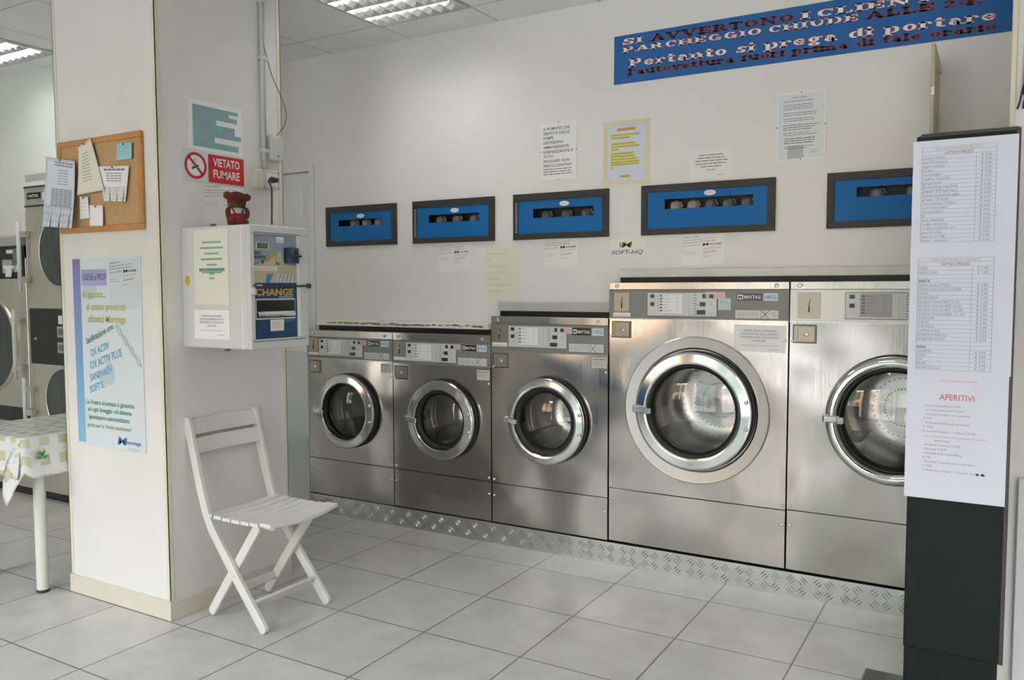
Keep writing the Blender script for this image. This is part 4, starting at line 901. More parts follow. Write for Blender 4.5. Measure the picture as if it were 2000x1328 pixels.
# ---------------------------------------------------------------- pillar side: signs, conduit, socket, change machine
def sside(name, label, y0, y1, z0, z1, m, cat='sign', t=.0015): return sheet(name, label, cat, FS, (PX1, y0, z0), y1-y0, z1-z0, m, t)
o = sside('teal_sign', 'white sheet with teal stepped block on the side of the pillar', -.288, .002, 1.984, 2.197, m_white)
def f_(q):
    for x1, y0, y1 in ((.265, .190, .205), (.215, .175, .190), (.26, .155, .175), (.145, .133, .155), (.245, .100, .133), (.28, .080, .100), (.135, .056, .080), (.265, .030, .056)): q.rect(.022, x1, y0-.014, y1-.0139, .0021, m_teal)
letters(o, f_, 'teal_print')
o = sside('no_smoking_sign', 'VIETATO FUMARE sign with red ring and red panel on pillar side', -.322, .006, 1.850, 1.984, mat('sign_base', (.68, .73, .74), .35), t=.003)
def f_(q):
    q.rect(.130, .325, .004, .124, .0036, m_red); q.text('VIETATO', .228, .076, .034, m_white, .0042, align='C', wid=.145, bold=.02); q.text('FUMARE', .228, .026, .034, m_white, .0042, align='C', wid=.145, bold=.02)
letters(o, f_, 'red_panel')
def f_(q):
    q.disc(.064, .066, .052, .0036, m_white, 32)
    q.add([(.045, .048, .004), (.080, .064, .004), (.078, .072, .004), (.043, .056, .004)], [(0, 1, 2, 3)], m_dark); q.annulus(.058, .082, .006, .009, .004, m_teal, 14); q.annulus(.050, .070, .005, .008, .004, m_teal, 14); q.annulus(.064, .096, .004, .006, .004, m_teal, 14)
    q.annulus(.064, .066, .044, .056, .0044, m_red, 44); c = .0355
    q.add([(.064-c-.004, .066+c-.004, .0044), (.064+c-.004, .066-c-.004, .0044), (.064+c+.004, .066-c+.004, .0044), (.064-c+.004, .066+c+.004, .0044)], [(0, 1, 2, 3)], m_red)
letters(o, f_, 'crossed_cigarette')
o = sside('supplier_sticker', 'clear sticker of product names behind the teddy bear on pillar side', -.222, .0, 1.672, 1.846, mat('film_pillar', (.84, .83, .81), .35), 'sticker', .0007)
letters(o, lambda q: supplier(q, .22, .17))
# conduit with junction box
cr_ = empty('cable_conduit', at(FS, PX1, .119, 1.94), 'pale grey conduit running up the pillar side to the ceiling', 'conduit')
q = MB(); q.tube([(-.004, 0, .012), (-.004, ZC-1.94, .012)], .010, m_conduit, 14); q.build('pipe', cr_)
q = MB(); q.tube([(.016, 0, .006), (.016, ZC-1.94, .006)], .005, m_conduit, 8); q.build('thin_pipe', cr_)
q = MB()
for y in (.08, .5, .76): q.box(-.02, .028, y, y+.02, 0, .024, m_conduit, .003)
q.build('clip', cr_)
o = MB(); o.box(0, .078, 0, .112, 0, .035, m_conduit, .004); o = tag(o.build('junction_box', mw=at(FS, PX1, .142, 1.990)), 'small grey junction box beside the conduit on the pillar side', 'junction box')
q = MB(); q.box(.006, .072, .085, .116, .002, .033, m_cab, .006); q.lathe([(.004, .035), (.004, .038), (0, .038)], m_dark, 10, (.04, .02, 0)); q.build('cover', o)
pts = []
ctl = [(512, 62), (514, 85), (522, 115), (532, 150), (545, 180), (555, 205), (559, 225), (556, 243), (546, 258), (533, 274)]
for i, (u, v) in enumerate(ctl):
    t = i/(len(ctl)-1); p = P(u, v, 0, PX1+.02); pts.append(p)
q = MB()
sm = []
for i in range(len(pts)-1):
    p0, p1, p2, p3 = pts[max(i-1, 0)], pts[i], pts[i+1], pts[min(i+2, len(pts)-1)]
    for k in range(5):
        t = k/5; sm.append(.5*((2*p1)+(p2-p0)*t+(2*p0-5*p1+4*p2-p3)*t*t+(3*p1-p0-3*p2+p3)*t**3))
sm.append(pts[-1]); q.tube(sm, .0022, m_ink, 6); tag(q.build('loose_cable'), 'thin grey cable looping from the conduit into junction box', 'cable')
o = MB(); o.box(0, .145, 0, .088, 0, .032, m_socket, .004); o = tag(o.build('wall_socket', mw=at(FS, PX1, .045, 1.852)), 'cream wall socket box below the conduit on pillar side', 'socket')
q = MB(); q.box(.064, .132, .018, .072, .032, .036, m_white, .003); q.lathe([(.02, .036), (.02, .0365), (0, .0365)], m_conduit, 20, (.09, .045, 0)); q.build('face_plate', o)
q = MB()
for x, y in ((.05, .008), (.05, .08), (.138, .08), (.138, .008)): q.lathe([(.003, .032), (.003, .034), (0, .034)], m_dark, 8, (x, y, 0))
q.build('screws', o)
# change machine
CY0, CY1, CZ0, CZ1, CD = -.340, -.022, 1.150, 1.648, .41
cm = empty('change_machine', at(FS, PX1, (CY0+CY1)/2, CZ0), 'grey wall-mounted change machine with blue CHANGE front', 'change machine'); hw, H = (CY1-CY0)/2, CZ1-CZ0
q = MB(); q.box(-hw, hw, 0, H, 0, CD-.02, m_cab, .004); q.box(-hw-.0015, hw+.0015, .0, H, CD-.052, CD-.045, m_cabl, .001); q.box(-.05, -.03, H, H+.022, .05, .07, m_ink, .002); q.box(-.05, -.03, -.022, 0, .12, .14, m_ink, .002); body = q.build('housing', cm)
q = MB(); fw = .034
fr4 = ((-hw, hw, 0, .040), (-hw, hw, H-.034, H), (-hw, -hw+.024, .040, H-.034), (hw-.052, hw, .040, H-.034))
for a, b_, c, d in fr4: q.box(a, b_, c, d, CD-.022, CD, m_cab, .003)
q.box(hw-.054, hw-.050, .04, H-.034, CD-.02, CD-.004, m_cabl); q.box(-hw+.01, hw-.02, .030, .0335, CD, CD+.0012, m_ink); q.box(-hw+.02, hw-.05, H-.031, H-.028, CD, CD+.0012, m_ink); q.build('frame', cm)
ix0, ix1, iy0, iy1 = -hw+.024, hw-.053, .040, H-.034; IW, IH = ix1-ix0, iy1-iy0
q = MB(); ZF = CD-.014; q.box(ix0, ix1, iy0, iy1, ZF-.01, ZF, m_cblue); face = q.build('face_plate', cm)
fx = lambda t: ix0+t*IW
fy = lambda t: iy1-t*IH
def f_(q):
    q.rect(fx(0), fx(1), fy(.465), fy(0), ZF+.0006, m_cgrey)
    q.poly([(fx(0), fy(.31)), (fx(.35), fy(.25)), (fx(.62), fy(.15)), (fx(.72), fy(.28)), (fx(1), fy(.3)), (fx(1), fy(.465)), (fx(0), fy(.465))], ZF+.0010, m_cbeige)
    q.poly([(fx(.3), fy(.38)), (fx(.46), fy(.38)), (fx(.36), fy(.465)), (fx(.28), fy(.465))], ZF+.0014, mat('map_blue', (.05, .25, .50), .4))
    q.poly([(fx(.45), fy(.465)), (fx(.62), fy(.36)), (fx(.98), fy(.37)), (fx(.98), fy(.44)), (fx(.7), fy(.465))], ZF+.0014, mat('map_grey', (.40, .47, .48), .4))
    for k in range(5): q.poly([(fx(.5+k*.09), fy(.46)), (fx(.53+k*.09), fy(.46)), (fx(.6+k*.08), fy(.37)), (fx(.585+k*.08), fy(.37))], ZF+.0018, m_paperc)
    q.poly([(fx(.3), fy(.23)), (fx(.5), fy(.16)), (fx(.56), fy(.18)), (fx(.36), fy(.25))], ZF+.0014, mat('ochre_patch', (.55, .40, .10), .5))
    q.text('MONETE', fx(.01), fy(.195), .011, m_navy, ZF+.0018, wid=IW*.18, bold=.03); q.text('BANCONOTE', fx(.02), fy(.235), .011, m_navy, ZF+.0018, wid=IW*.26, bold=.03)
    q.disc(fx(.22), fy(.265), .005, ZF+.002, m_dark, 12, .009); q.rect(fx(.51), fx(.52), fy(.27), fy(.19), ZF+.002, m_ink); q.rect(fx(.51), fx(.60), fy(.29), fy(.265), ZF+.002, m_ink)
    q.rect(fx(.02), fx(.54), fy(.35), fy(.305), ZF+.0018, m_paperc); q.text('NO STACCA ETICHETTA', fx(.04), fy(.34), .009, m_orange, ZF+.0024, wid=IW*.45)
    q.lines(fx(.03), fy(.37), IW*.9, .006, 1, .01, m_orange, ZF+.0022, rag=.05); q.lines(fx(.6), fy(.33), IW*.36, .006, 2, .012, m_redinkl, ZF+.0022)
    q.rect(fx(.08), fx(.20), fy(.505), fy(.48), ZF+.0018, m_white); q.text('EUR', fx(.10), fy(.50), .006, m_dark, ZF+.0024)
    q.text('CHANGE', fx(.05), fy(.585), .026, m_tan, ZF+.0012, wid=IW*.86, bold=.035)
    q.rect(fx(.56), fx(.90), fy(.610), fy(.593), ZF+.0012, m_cgrey); q.rect(fx(.56), fx(.93), fy(.85), fy(.815), ZF+.0010, mat('mid_blue', (.04, .15, .36), .4))
letters(face, f_, 'printed_graphics')
q = MB(); q.rect(fx(.08), fx(.36), fy(.145), fy(.08), ZF+.0016, m_white); q.box(fx(.10), fx(.34), fy(.14), fy(.085), ZF, ZF+.003, mat('lcd', (.12, .16, .11), .3)); q.build('display', face)
q = MB(); q.box(fx(.54), fx(.70), fy(.075), fy(.02), ZF, ZF+.0015, m_white) ; q.lines(fx(.55), fy(.05), IW*.12, .003, 2, .006, m_redinkl, ZF+.002); q.build('label', face)
q = MB(); q.lathe([(.034, -.0), (.034, .060), (.030, .064), (0, .064)], m_navy, 28, (fx(.84), fy(.27), ZF+.006), 'y'); q.box(fx(.72), fx(.96), fy(.215), fy(.19), ZF+.034, ZF+.042, m_black, .002); q.build('note_acceptor', face)
q = MB(); q.box(fx(.04), fx(.94), fy(.815), fy(.615), ZF, ZF+.004, m_cab, .001); q.box(fx(.06), fx(.92), fy(.80), fy(.63), ZF+.003, ZF+.005, m_blackg); q.add([(fx(.07), fy(.77), ZF+.014), (fx(.91), fy(.77), ZF+.014), (fx(.91), fy(.74), ZF+.005), (fx(.07), fy(.74), ZF+.005), (fx(.07), fy(.79), ZF+.005), (fx(.91), fy(.79), ZF+.005)], [(0, 1, 2, 3), (4, 5, 1, 0)], m_chrome); q.build('coin_tray', face)
q = MB(); q.rect(fx(.35), fx(.66), fy(.93), fy(.82), ZF+.0050, m_paperc); q.lines(fx(.38), fy(.85), IW*.24, .003, 3, .009, m_inkl, ZF+.0056); q.build('tray_label', face)
q = MB(); q.tube([(-hw+.012, H*.50, CD+.012), (hw-.004, H*.512, CD+.012)], .0042, m_dark, 10); q.box(hw-.012, hw-.002, H*.49, H*.53, CD, CD+.02, m_dark, .002); q.build('locking_bar', cm)
q = MB(); q.box(-hw+.002, -hw+.018, H*.44, H*.50, CD, CD+.016, m_conduit, .003); q.tube([(-hw+.004, H*.50, CD+.012), (-hw+.004, H*.52, CD+.012), (-hw+.016, H*.52, CD+.012), (-hw+.016, H*.50, CD+.012)], .002, m_ink, 6); q.build('padlock', cm)
q = MB(); q.box(.08, .115, H, H+.008, CD*.45, CD*.85, m_white, .003); q.build('cable_entry', cm)
for lab, pp, nm in (('tall cream sheet with green bars on left side of change machine', ((377, 451), (446, 445), (447, 592), (383, 597)), 0), ('white notice at the bottom of the change machine left side', ((379, 606), (447, 604), (450, 662), (382, 663)), 1)):
    c4 = [P(u, v, 1, CY0-.001) for u, v in pp]; x0 = (c4[0].x+c4[3].x)/2; x1 = (c4[1].x+c4[2].x)/2; z0 = (c4[2].z+c4[3].z)/2; z1 = (c4[0].z+c4[1].z)/2
    x0 = max(x0, PX1+.02)
    o = sheet('paper_notice', lab, 'notice', FW, (x0, CY0-.001, z0), x1-x0, z1-z0, m_paperc if nm == 0 else m_paper, .001); w_, h_ = x1-x0, z1-z0
    if nm == 0: letters(o, lambda q: [q.text('4', w_*.5, h_*.89, .008, m_ink, .0016)] + [q.rect(w_*(.52-a/2), w_*(.52+a/2), h_*(y-.013), h_*(y+.013), .0016, m_green) for y, a in ((.83, .55), (.755, .68), (.68, .42), (.605, .62), (.53, .3), (.475, .74), (.455, .74), (.43, .6), (.41, .14), (.35, .16))])
    else: letters(o, lambda q: [q.text(t, w_*.5, y*h_, .0075, m_ink, .0016, align='C', wid=wd*w_) for t, y, wd in (('USARE SOLO MONETE', .76, .6), ('NON INTRODURRE BANCONOTE', .65, .68), ('ROVINATE O STRAPPATE', .54, .68), ('GRAZIE', .43, .25))] + [q.lines(w_*.16, h_*.29, w_*.7, .003, 1, .01, m_inkl, .0016, rag=0), q.lines(w_*.65, h_*.14, w_*.25, .004, 1, .01, m_inkl, .0016)])
p = P(366, 548, 1, CY0-.001); q = MB(); q.disc(0, 0, .013, .001, mat('yellow_dot', (.65, .48, .01), .5), 20, .020); q.disc(0, 0, .013, .0002, MATS['yellow_dot'], 20, .020); tag(q.build('round_sticker', mw=at(FW, max(p.x, PX1+.02), CY0-.0008, p.z)), 'small yellow oval sticker on left side of change machine', 'sticker')
# power cable from socket down to the machine
a = Vector((PX1+.045, .138, 1.897)); e = Vector((PX1+.27, -.07, CZ1+.008))
e = P(531, 437, 2, CZ1+.01)
ps = [a+Vector((.0, 0, 0)), P(524, 353, 0, PX1+.075), P(530, 366, 0, PX1+.10), P(531, 390, 0, PX1+.14), P(531, 415, 0, PX1+.19), e]
q = MB(); sm = []
for i in range(len(ps)-1):
    p0, p1, p2, p3 = ps[max(i-1, 0)], ps[i], ps[i+1], ps[min(i+2, len(ps)-1)]
    for k in range(6):
        t = k/6; sm.append(.5*((2*p1)+(p2-p0)*t+(2*p0-5*p1+4*p2-p3)*t*t+(3*p1-p0-3*p2+p3)*t**3))
sm.append(ps[-1]); q.tube(sm, .0042, m_dark, 8); o = tag(q.build('power_cable'), 'dark power cable from wall socket to top of change machine', 'cable')
q = MB(); q.tube([Vector((PX1+.036, .135, 1.897)), Vector((PX1+.07, .142, 1.893))], [.015, .011], m_dark, 14); q.build('plug', o)

# ---------------------------------------------------------------- teddy bear
tb = P(463, 437, 2, CZ1)
tb = Vector((PX1+.17, -.17+.0, CZ1))
tb = P(463, 436, 0, PX1+.22); tb.z = CZ1
te = empty('teddy_bear', at(Matrix.Rotation(math.radians(58), 4, 'Z') @ FW, tb.x, tb.y, CZ1+.003), 'small brown teddy bear in red dungarees and dark red cap on change machine', 'soft toy')
q = MB()
for c, r in (((0, .048, 0), (.034, .038, .028)), ((0, .100, .004), (.038, .034, .032)), ((-.036, .128, 0), (.017, .017, .009)), ((.040, .122, 0), (.019, .017, .009)), ((-.034, .055, .012), (.014, .026, .014)), ((.036, .055, .012), (.014, .026, .014)), ((-.024, .016, .026), (.017, .016, .026)), ((.026, .016, .026), (.017, .016, .026)), ((0, .092, .030), (.016, .012, .012))): q.ball(c, r, m_fur, 20, 14)
o = q.build('body', te); md = o.modifiers.new('merge', 'REMESH'); md.mode = 'VOXEL'; md.voxel_size = .003; md.use_smooth_shade = True
q = MB(); q.lathe([(.0385, 0), (.037, .014), (.028, .026), (.012, .032), (0, .033)], m_capr, 24, (0, .112, .0), 'y'); q.box(-.03, .03, .110, .114, .02, .048, m_capr, .002); q.build('cap', te)
q = MB(); q.lathe([(.030, .066), (.037, .056), (.040, .040), (.040, .022), (.036, .008), (.02, .0), (0, 0)], m_ovr, 24, (0, -.001, -.002), 'y'); q.build('dungarees', te)
q = MB(); q.lathe([(.024, .078), (.034, .072), (.0385, .060), (.0385, .052)], mat('grey_shirt', (.42, .44, .48), .8), 24, (0, 0, 0), 'y'); q.build('shirt', te)
q = MB()
for s1 in (-1, 1): q.tube([(s1*.012, .046, .040), (s1*.018, .062, .036), (s1*.022, .076, .022)], .0035, m_navy if s1 > 0 else m_ovr, 6)
q.build('braces', te)
q = MB()
for s1 in (-1, 1): q.ball((s1*.013, .102, .034), .003, m_blackg, 8, 6)
q.ball((0, .096, .043), (.005, .004, .003), m_blackg, 8, 6); q.build('face', te)

# ---------------------------------------------------------------- folding chair
ch = empty('folding_chair', Matrix.Translation((-.27, -.155, 0)), 'white wooden folding chair standing against the side of the pillar', 'chair')
O = Vector((-.27, -.155, 0)); YA, YBk = -.335, .028
def pp(x, y, z): return Vector((x, y, z))-O
def leg3(y, pts, w_, nm):
    q = MB()
    # bent flat leg as one outline in the x-z plane
    L = []; Rr = []
    pts = [Vector(p) for p in pts]
    for i, p in enumerate(pts):
        d = (pts[min(i+1, len(pts)-1)]-pts[max(i-1, 0)]).normalized(); n = Vector((-d.y, d.x)); L.append(p+n*w_/2); Rr.append(p-n*w_/2)
    def capp(c, d):
        n = Vector((-d.y, d.x)); return [c+d*(math.cos(t)*w_/2*.8)+n*(math.sin(t)*w_/2) for t in (.9, .45, 0, -.45, -.9)]
    out = L + capp(pts[-1], (pts[-1]-pts[-2]).normalized()) + Rr[::-1] + capp(pts[0], (pts[0]-pts[1]).normalized())
    t = .022; b = .003; N = len(out); cen = sum(out, Vector((0, 0)))/N
    def V(p, yy): return pp(p.x, yy, p.y)
    vs = [V(p, y-t/2+b) for p in out]+[V(p, y+t/2-b) for p in out]
    ins = []
    for i, p in enumerate(out):
        d = (out[(i+1) % N]-out[i-1]).normalized(); n = Vector((d.y, -d.x)); ins.append(p-n*b*(-1))
    vs += [V(p, y-t/2) for p in ins]+[V(p, y+t/2) for p in ins]
    fs = [(i, (i+1) % N, N+(i+1) % N, N+i) for i in range(N)]+[(2*N+i, 2*N+(i+1) % N, (i+1) % N, i) for i in range(N)]+[(N+i, N+(i+1) % N, 3*N+(i+1) % N, 3*N+i) for i in range(N)]+[tuple(range(2*N, 3*N))[::-1], tuple(range(3*N, 4*N))]
    q.add(vs, fs, m_chair); return recalc(q.build(nm, ch))
LP = [(-.535, .835), (-.500, .70), (-.462, .56), (-.428, .45), (-.395, .385), (-.25, .195), (-.103, .016)]
for y in (YA, YBk): leg3(y, LP, .040, 'leg')
SP = [(-.155, .418), (-.30, .215), (-.435, .022)]
for y in (YA+.026, YBk-.026): leg3(y, SP, .040, 'leg')
for k in range(7):
    q = MB(); x0 = -.430+k*.0545; w_ = .0465 if k < 6 else .062; n = 10; vs = []; fs = []
    for i in range(n+1):
        t = i/n; y = YA-.012+(YBk-YA+.024)*t; z = .452-.010*math.sin(math.pi*t)-.006*math.sin(math.pi*(k+.5)/7)+(.004 if k == 6 else 0)
        bow = (.018*math.sin(math.pi*t) if k == 6 else 0); e_ = .0
        for (a_, b_) in ((x0, z-.012), (x0, z), (x0+.003, z+.003), (x0+w_-.003+bow, z+.003), (x0+w_+bow, z), (x0+w_+bow, z-.012)): vs.append(pp(a_, y, b_))
    for i in range(n):
        for j in range(6): l = (j+1) % 6; fs.append((i*6+j, i*6+l, (i+1)*6+l, (i+1)*6+j))
    fs += [tuple(range(6)), tuple(range(n*6, n*6+6))[::-1]]
    q.add(vs, fs, m_chair); recalc(q.build('seat_slat', ch))
for y in (YA+.05, YBk-.05):
    q = MB(); q.bar(pp(-.405, y, .428), pp(-.09, y, .428), .030, .018, m_chair); recalc(q.build('seat_rail', ch))
for z0, z1 in ((.775, .838), (.698, .760)):
    q = MB(); n = 10; vs = []; fs = []
    fxx = lambda z: -.428-(z-.45)*.275
    for i in range(n+1):
        t = i/n; y = YA+.011+(YBk-YA-.022)*t; off = -.012*math.sin(math.pi*t)
        for zz, dd in ((z0, .012), (z1, .012), (z1, 0), (z0, 0)): vs.append(pp(fxx(zz)+dd+off, y, zz+(.006*math.sin(math.pi*t) if zz == z1 and z0 > .75 else 0)))
    for i in range(n):
        for j in range(4): l = (j+1) % 4; fs.append((i*4+j, i*4+l, (i+1)*4+l, (i+1)*4+j))
    fs += [(0, 1, 2, 3), (n*4+3, n*4+2, n*4+1, n*4)]
    q.add(vs, fs, m_chair); recalc(q.build('back_slat', ch))
for x, z, a_, b_, w_ in ((-.172, .100, YA+.011, YBk-.011, .045), (-.385, .096, YA+.037, YBk-.037, .035)):
    q = MB(); q.bar(pp(x, a_, z), pp(x, b_, z), w_, .016, m_chair, side=Vector((1, 0, -.6 if x > -.3 else .6)), rnd=False); recalc(q.build('stretcher', ch))
q = MB()
for y in (YA-.0125, YBk+.0125): q.ball(pp(-.262, y, .212+.0), (.005, .003, .005), m_conduit, 8, 6)
q.build('pivot_bolt', ch)

# ---------------------------------------------------------------- table with oilcloth
tx0, tx1, ty0, ty1, tz = -1.84, -1.262, -.625, .345, .735
tb_ = empty('small_table', Matrix.Translation(((tx0+tx1)/2, (ty0+ty1)/2, 0)), 'small white table with round legs left of the pillar', 'table'); TO = Vector(((tx0+tx1)/2, (ty0+ty1)/2, 0))
q = MB(); q.box(tx0+.01-TO.x, tx1-.01-TO.x, ty0+.01-TO.y, ty1-.01-TO.y, tz-.025, tz-.003, m_cabl, .004); q.build('tabletop', tb_)
for x in (-1.345, -1.775):
    for y in (-.515, .12):
        q = MB(); q.lathe([(.0255, .012), (.0265, .70), (.0265, tz-.026)], mat('leg_enamel', (.72, .74, .68), .3), 24, (x-TO.x, y-TO.y, 0)); q = q.build('leg', tb_)
        k = MB(); k.lathe([(0, 0), (.027, 0), (.029, .006), (.0265, .014), (0, .014)], m_dark, 20, (x-TO.x, y-TO.y, 0)); k.build('foot_cap', q)
cl = bpy.data.materials.new('oilcloth'); cl.use_nodes = True; nt = cl.node_tree; b = nt.nodes['Principled BSDF']; b.inputs['Roughness'].default_value = .25
N_ = nt.nodes.new; uv = N_('ShaderNodeUVMap'); uv.uv_map = 'uv'
br = N_('ShaderNodeTexBrick'); br.offset = 0; br.inputs['Scale'].default_value = 1; br.inputs['Brick Width'].default_value = .088; br.inputs['Row Height'].default_value = .088; br.inputs['Mortar Size'].default_value = .021; br.inputs['Mortar Smooth'].default_value = 0
br.inputs['Color1'].default_value = (.56, .53, .36, 1); br.inputs['Color2'].default_value = (.60, .58, .44, 1); br.inputs['Mortar'].default_value = (.74, .75, .75, 1)
nt.links.new(uv.outputs[0], br.inputs['Vector'])
def blot(scale, lo, hi, colr, prev, rnd=.8):
    vo = N_('ShaderNodeTexVoronoi'); vo.inputs['Scale'].default_value = scale; vo.inputs['Randomness'].default_value = rnd; nz = N_('ShaderNodeTexNoise'); nz.inputs['Scale'].default_value = 55
    mp = N_('ShaderNodeVectorMath'); mp.operation = 'MULTIPLY_ADD'; mp.inputs[1].default_value = (.05, .05, .05); nt.links.new(uv.outputs[0], nz.inputs['Vector']); nt.links.new(nz.outputs['Color'], mp.inputs[0]); nt.links.new(uv.outputs[0], mp.inputs[2]); nt.links.new(mp.outputs[0], vo.inputs['Vector'])
    r = N_('ShaderNodeMapRange'); r.inputs[1].default_value = lo; r.inputs[2].default_value = hi; r.inputs[3].default_value = 1; r.inputs[4].default_value = 0; nt.links.new(vo.outputs['Distance'], r.inputs[0])
    mx = N_('ShaderNodeMix'); mx.data_type = 'RGBA'; nt.links.new(r.outputs[0], mx.inputs['Factor']); nt.links.new(prev, mx.inputs['A']); mx.inputs['B'].default_value = (*colr, 1); return mx.outputs['Result']
o1 = blot(6.5, .24, .27, (.66, .66, .64), br.outputs['Color']); o2 = blot(6.5, .13, .15, (.46, .48, .42), o1); o3 = blot(6.5, .06, .08, (.68, .60, .60), o2)
nt.links.new(o3, b.inputs['Base Color'])
def cloth():
    cx, cy = (tx0+tx1)/2, (ty0+ty1)/2; hx, hy = (tx1-tx0)/2, (ty1-ty0)/2; drop = .178; n = 60; Lx, Ly = hx+drop, hy+drop; vs = []; uvs = []
    for j in range(n+1):
        for i in range(n+1):
            a = -Lx+2*Lx*i/n; c = -Ly+2*Ly*j/n
            ex = max(0, abs(a)-hx); ey = max(0, abs(c)-hy); sx = 1 if a > 0 else -1; sy = 1 if c > 0 else -1
            x = min(abs(a), hx)*sx; y = min(abs(c), hy)*sy; z = 0
            wob = .006*math.sin(a*31)+.004*math.sin(c*37)
            if ex > 0 and ey > 0:     # corner: hangs as a pointed fold standing out diagonally
                k = min(ex, ey); f_x, g_y = ex/drop, ey/drop; z = -(ex+ey)*.85; x += sx*.006 - sx*.28*min(f_x, g_y)**.8*(1.3-f_x); y += sy*(.006+k*.16)
                x += sx*ex*.05; y += sy*ey*.05
            elif ex > 0: z = -ex; x += sx*(.004+ex*.07+wob*ex/drop)
            elif ey > 0: z = -ey; y += sy*(.004+ey*.07+wob*ey/drop)
            vs.append((x, y, z)); uvs.append((a, c))
    return vs, uvs, n
vs, uvs, n = cloth(); q = MB(); q.add(vs, [(j*(n+1)+i, j*(n+1)+i+1, (j+1)*(n+1)+i+1, (j+1)*(n+1)+i) for j in range(n) for i in range(n)], cl, True)
o = q.build('tablecloth', mw=Matrix.Translation(((tx0+tx1)/2, (ty0+ty1)/2, tz))); tag(o, 'beige checked oilcloth with flowers hanging over the small table', 'tablecloth')
ul = o.data.uv_layers.new(name='uv')
for lp in o.data.loops: ul.data[lp.index].uv = uvs[lp.vertex_index]
md = o.modifiers.new('thick', 'SOLIDIFY'); md.thickness = .0012; md.offset = 1
# green printed sprigs on the hanging side
q = MB(); mg = mat('sprig_green', (.06, .30, .08), .4)
for (yy, zz) in ((-.555, -.085), (-.36, -.08), (-.17, -.09)):
    for k, an in enumerate((-1.1, -.5, 0, .5, 1.1)):
        dx_, dz_ = math.sin(an), math.cos(an); L = .030; w_ = .007; xo = (tx1-(tx0+tx1)/2)+.0115
        c0 = (yy-(ty0+ty1)/2, zz+ (0 if k % 2 else -.012)); p = [(c0[0], c0[1]), (c0[0]+dx_*L*.5-dz_*w_, c0[1]+dz_*L*.5+dx_*w_), (c0[0]+dx_*L, c0[1]+dz_*L), (c0[0]+dx_*L*.5+dz_*w_, c0[1]+dz_*L*.5-dx_*w_)]
        q.add([(xo+.004*0+(-b_)*.07+.004, a_, b_) for a_, b_ in p], [(0, 3, 2, 1)], mg)
q.build('green_sprigs', o)

# ---------------------------------------------------------------- dryers on the left
DYF = .45
m_dbody = steel('dryer_steel', (.74, .71, .64), .34, .0012, 2.0)
m_dblack = mat('dryer_black', (.022, .022, .025), .35); m_dglass = mat('dryer_door_glass', (.045, .05, .055), .08, coat=.5)
m_lid = mat('dryer_lid', (.45, .45, .43), .4)
def ddoor(mb_root, cx, cy, r, nm='door'):
    q = MB(); q.lathe([(r+.012, .0), (r+.010, .014), (r, .018), (r-.004, .014)], m_dbody, 64, (cx, cy, 0)); d_ = q.build(nm, mb_root)
    k = MB(); k.lathe([(r-.003, .012), (r*.7, .017), (r*.3, .019), (0.0005, .0195)], m_dglass, 64, (cx, cy, 0)); k.build('glass', d_); return d_
def bars(rt, x, y0, y1, z=.035):
    q = MB(); q.tube([(x, y0, z), (x, y1, z)], .013, m_cabl, 12); q = q.build('handle', rt)
    k = MB()
    for y in (y0+.08, y1-.08): k.box(x-.01, x+.07, y-.02, y+.02, 0, z, m_lid, .003)
    k.build('handle_bracket', q)
ra = empty('tumble_dryer', at(FW, -3.565, DYF, 0), 'lower tumble dryer at left edge, with black control panel and one big round door', 'dryer')
q = MB(); q.box(-.455, .455, .06, 1.60, -.10, 0, m_dbody, .004); q.box(-.455, .455, 0, .06, -.10, -.03, m_black); q.build('body', ra)
q = MB(); q.box(-.46, .452, 1.68, 1.745, -.10, .012, m_lid, .006); q.build('top_lid', ra)
q = MB(); q.box(-.455, .452, 1.462, 1.68, -.06, .006, m_dblack, .003); cpd = q.build('control_panel', ra)
q = MB(); q.box(.25, .36, 1.63, 1.655, .006, .009, m_paper, .001); q.box(.20, .32, 1.50, 1.59, .006, .012, m_lid, .012); q.box(.22, .34, 1.53, 1.55, .012, .015, m_paper); q.box(.24, .31, 1.475, 1.53, .012, .014, m_paper); q.build('price_labels', cpd)
q = MB(); q.box(.33, .44, 1.52, 1.66, .006, .012, mat('token_plate', (.2, .2, .2), .3), .002); q.lathe([(.025, .012), (.025, .018), (.012, .02), (0, .02)], m_chrome, 20, (.37, 1.53, 0)); q.build('coin_slot', cpd)
q = MB(); q.box(-.455, .45, .50, .60, 0, .006, m_dblack, .002); q.build('lower_panel', ra)
ddoor(ra, 0, 1.02, .318); bars(ra, .355, .79, 1.26)
q = MB(); q.box(.02, .46, 1.75, 1.86, -.09, -.085, m_clear); tag(q.build('notice_stand', mw=at(FW, -3.565, DYF, 0)), 'small clear notice stand on top of lower tumble dryer', 'notice stand')
rb = empty('tumble_dryer', at(FW, -2.70, DYF, 0), 'tall double tumble dryer partly hidden behind the pillar', 'dryer')
q = MB(); q.box(-.385, .385, .06, 1.93, -.10, 0, m_dbody, .004); q.box(-.385, .385, 0, .06, -.10, -.03, m_black); q.build('body', rb)
q = MB(); q.box(-.385, .385, 1.932, 2.050, -.10, .004, m_dbody, .003); h_ = q.build('header_panel', rb)
q = MB(); q.box(-.385, .385, 1.926, 1.933, -.02, .008, m_black); q.box(-.385, .385, 2.048, 2.056, -.02, .008, m_black); q.box(-.385, .385, 2.056, 2.085, -.10, .01, m_cabl, .003); q.box(-.375, .375, 2.085, 2.135, -.10, 0, m_lid, .003); q.build('top_lid', rb)
q = MB(); q.box(-.345, -.20, 1.975, 2.015, .004, .008, m_blackg); q.text('MAYTAG', -.33, 1.985, .018, m_white, .0086, wid=.11); q.box(-.18, -.08, 1.965, 2.01, .004, .0055, m_paper); q.build('maker_plate', h_)
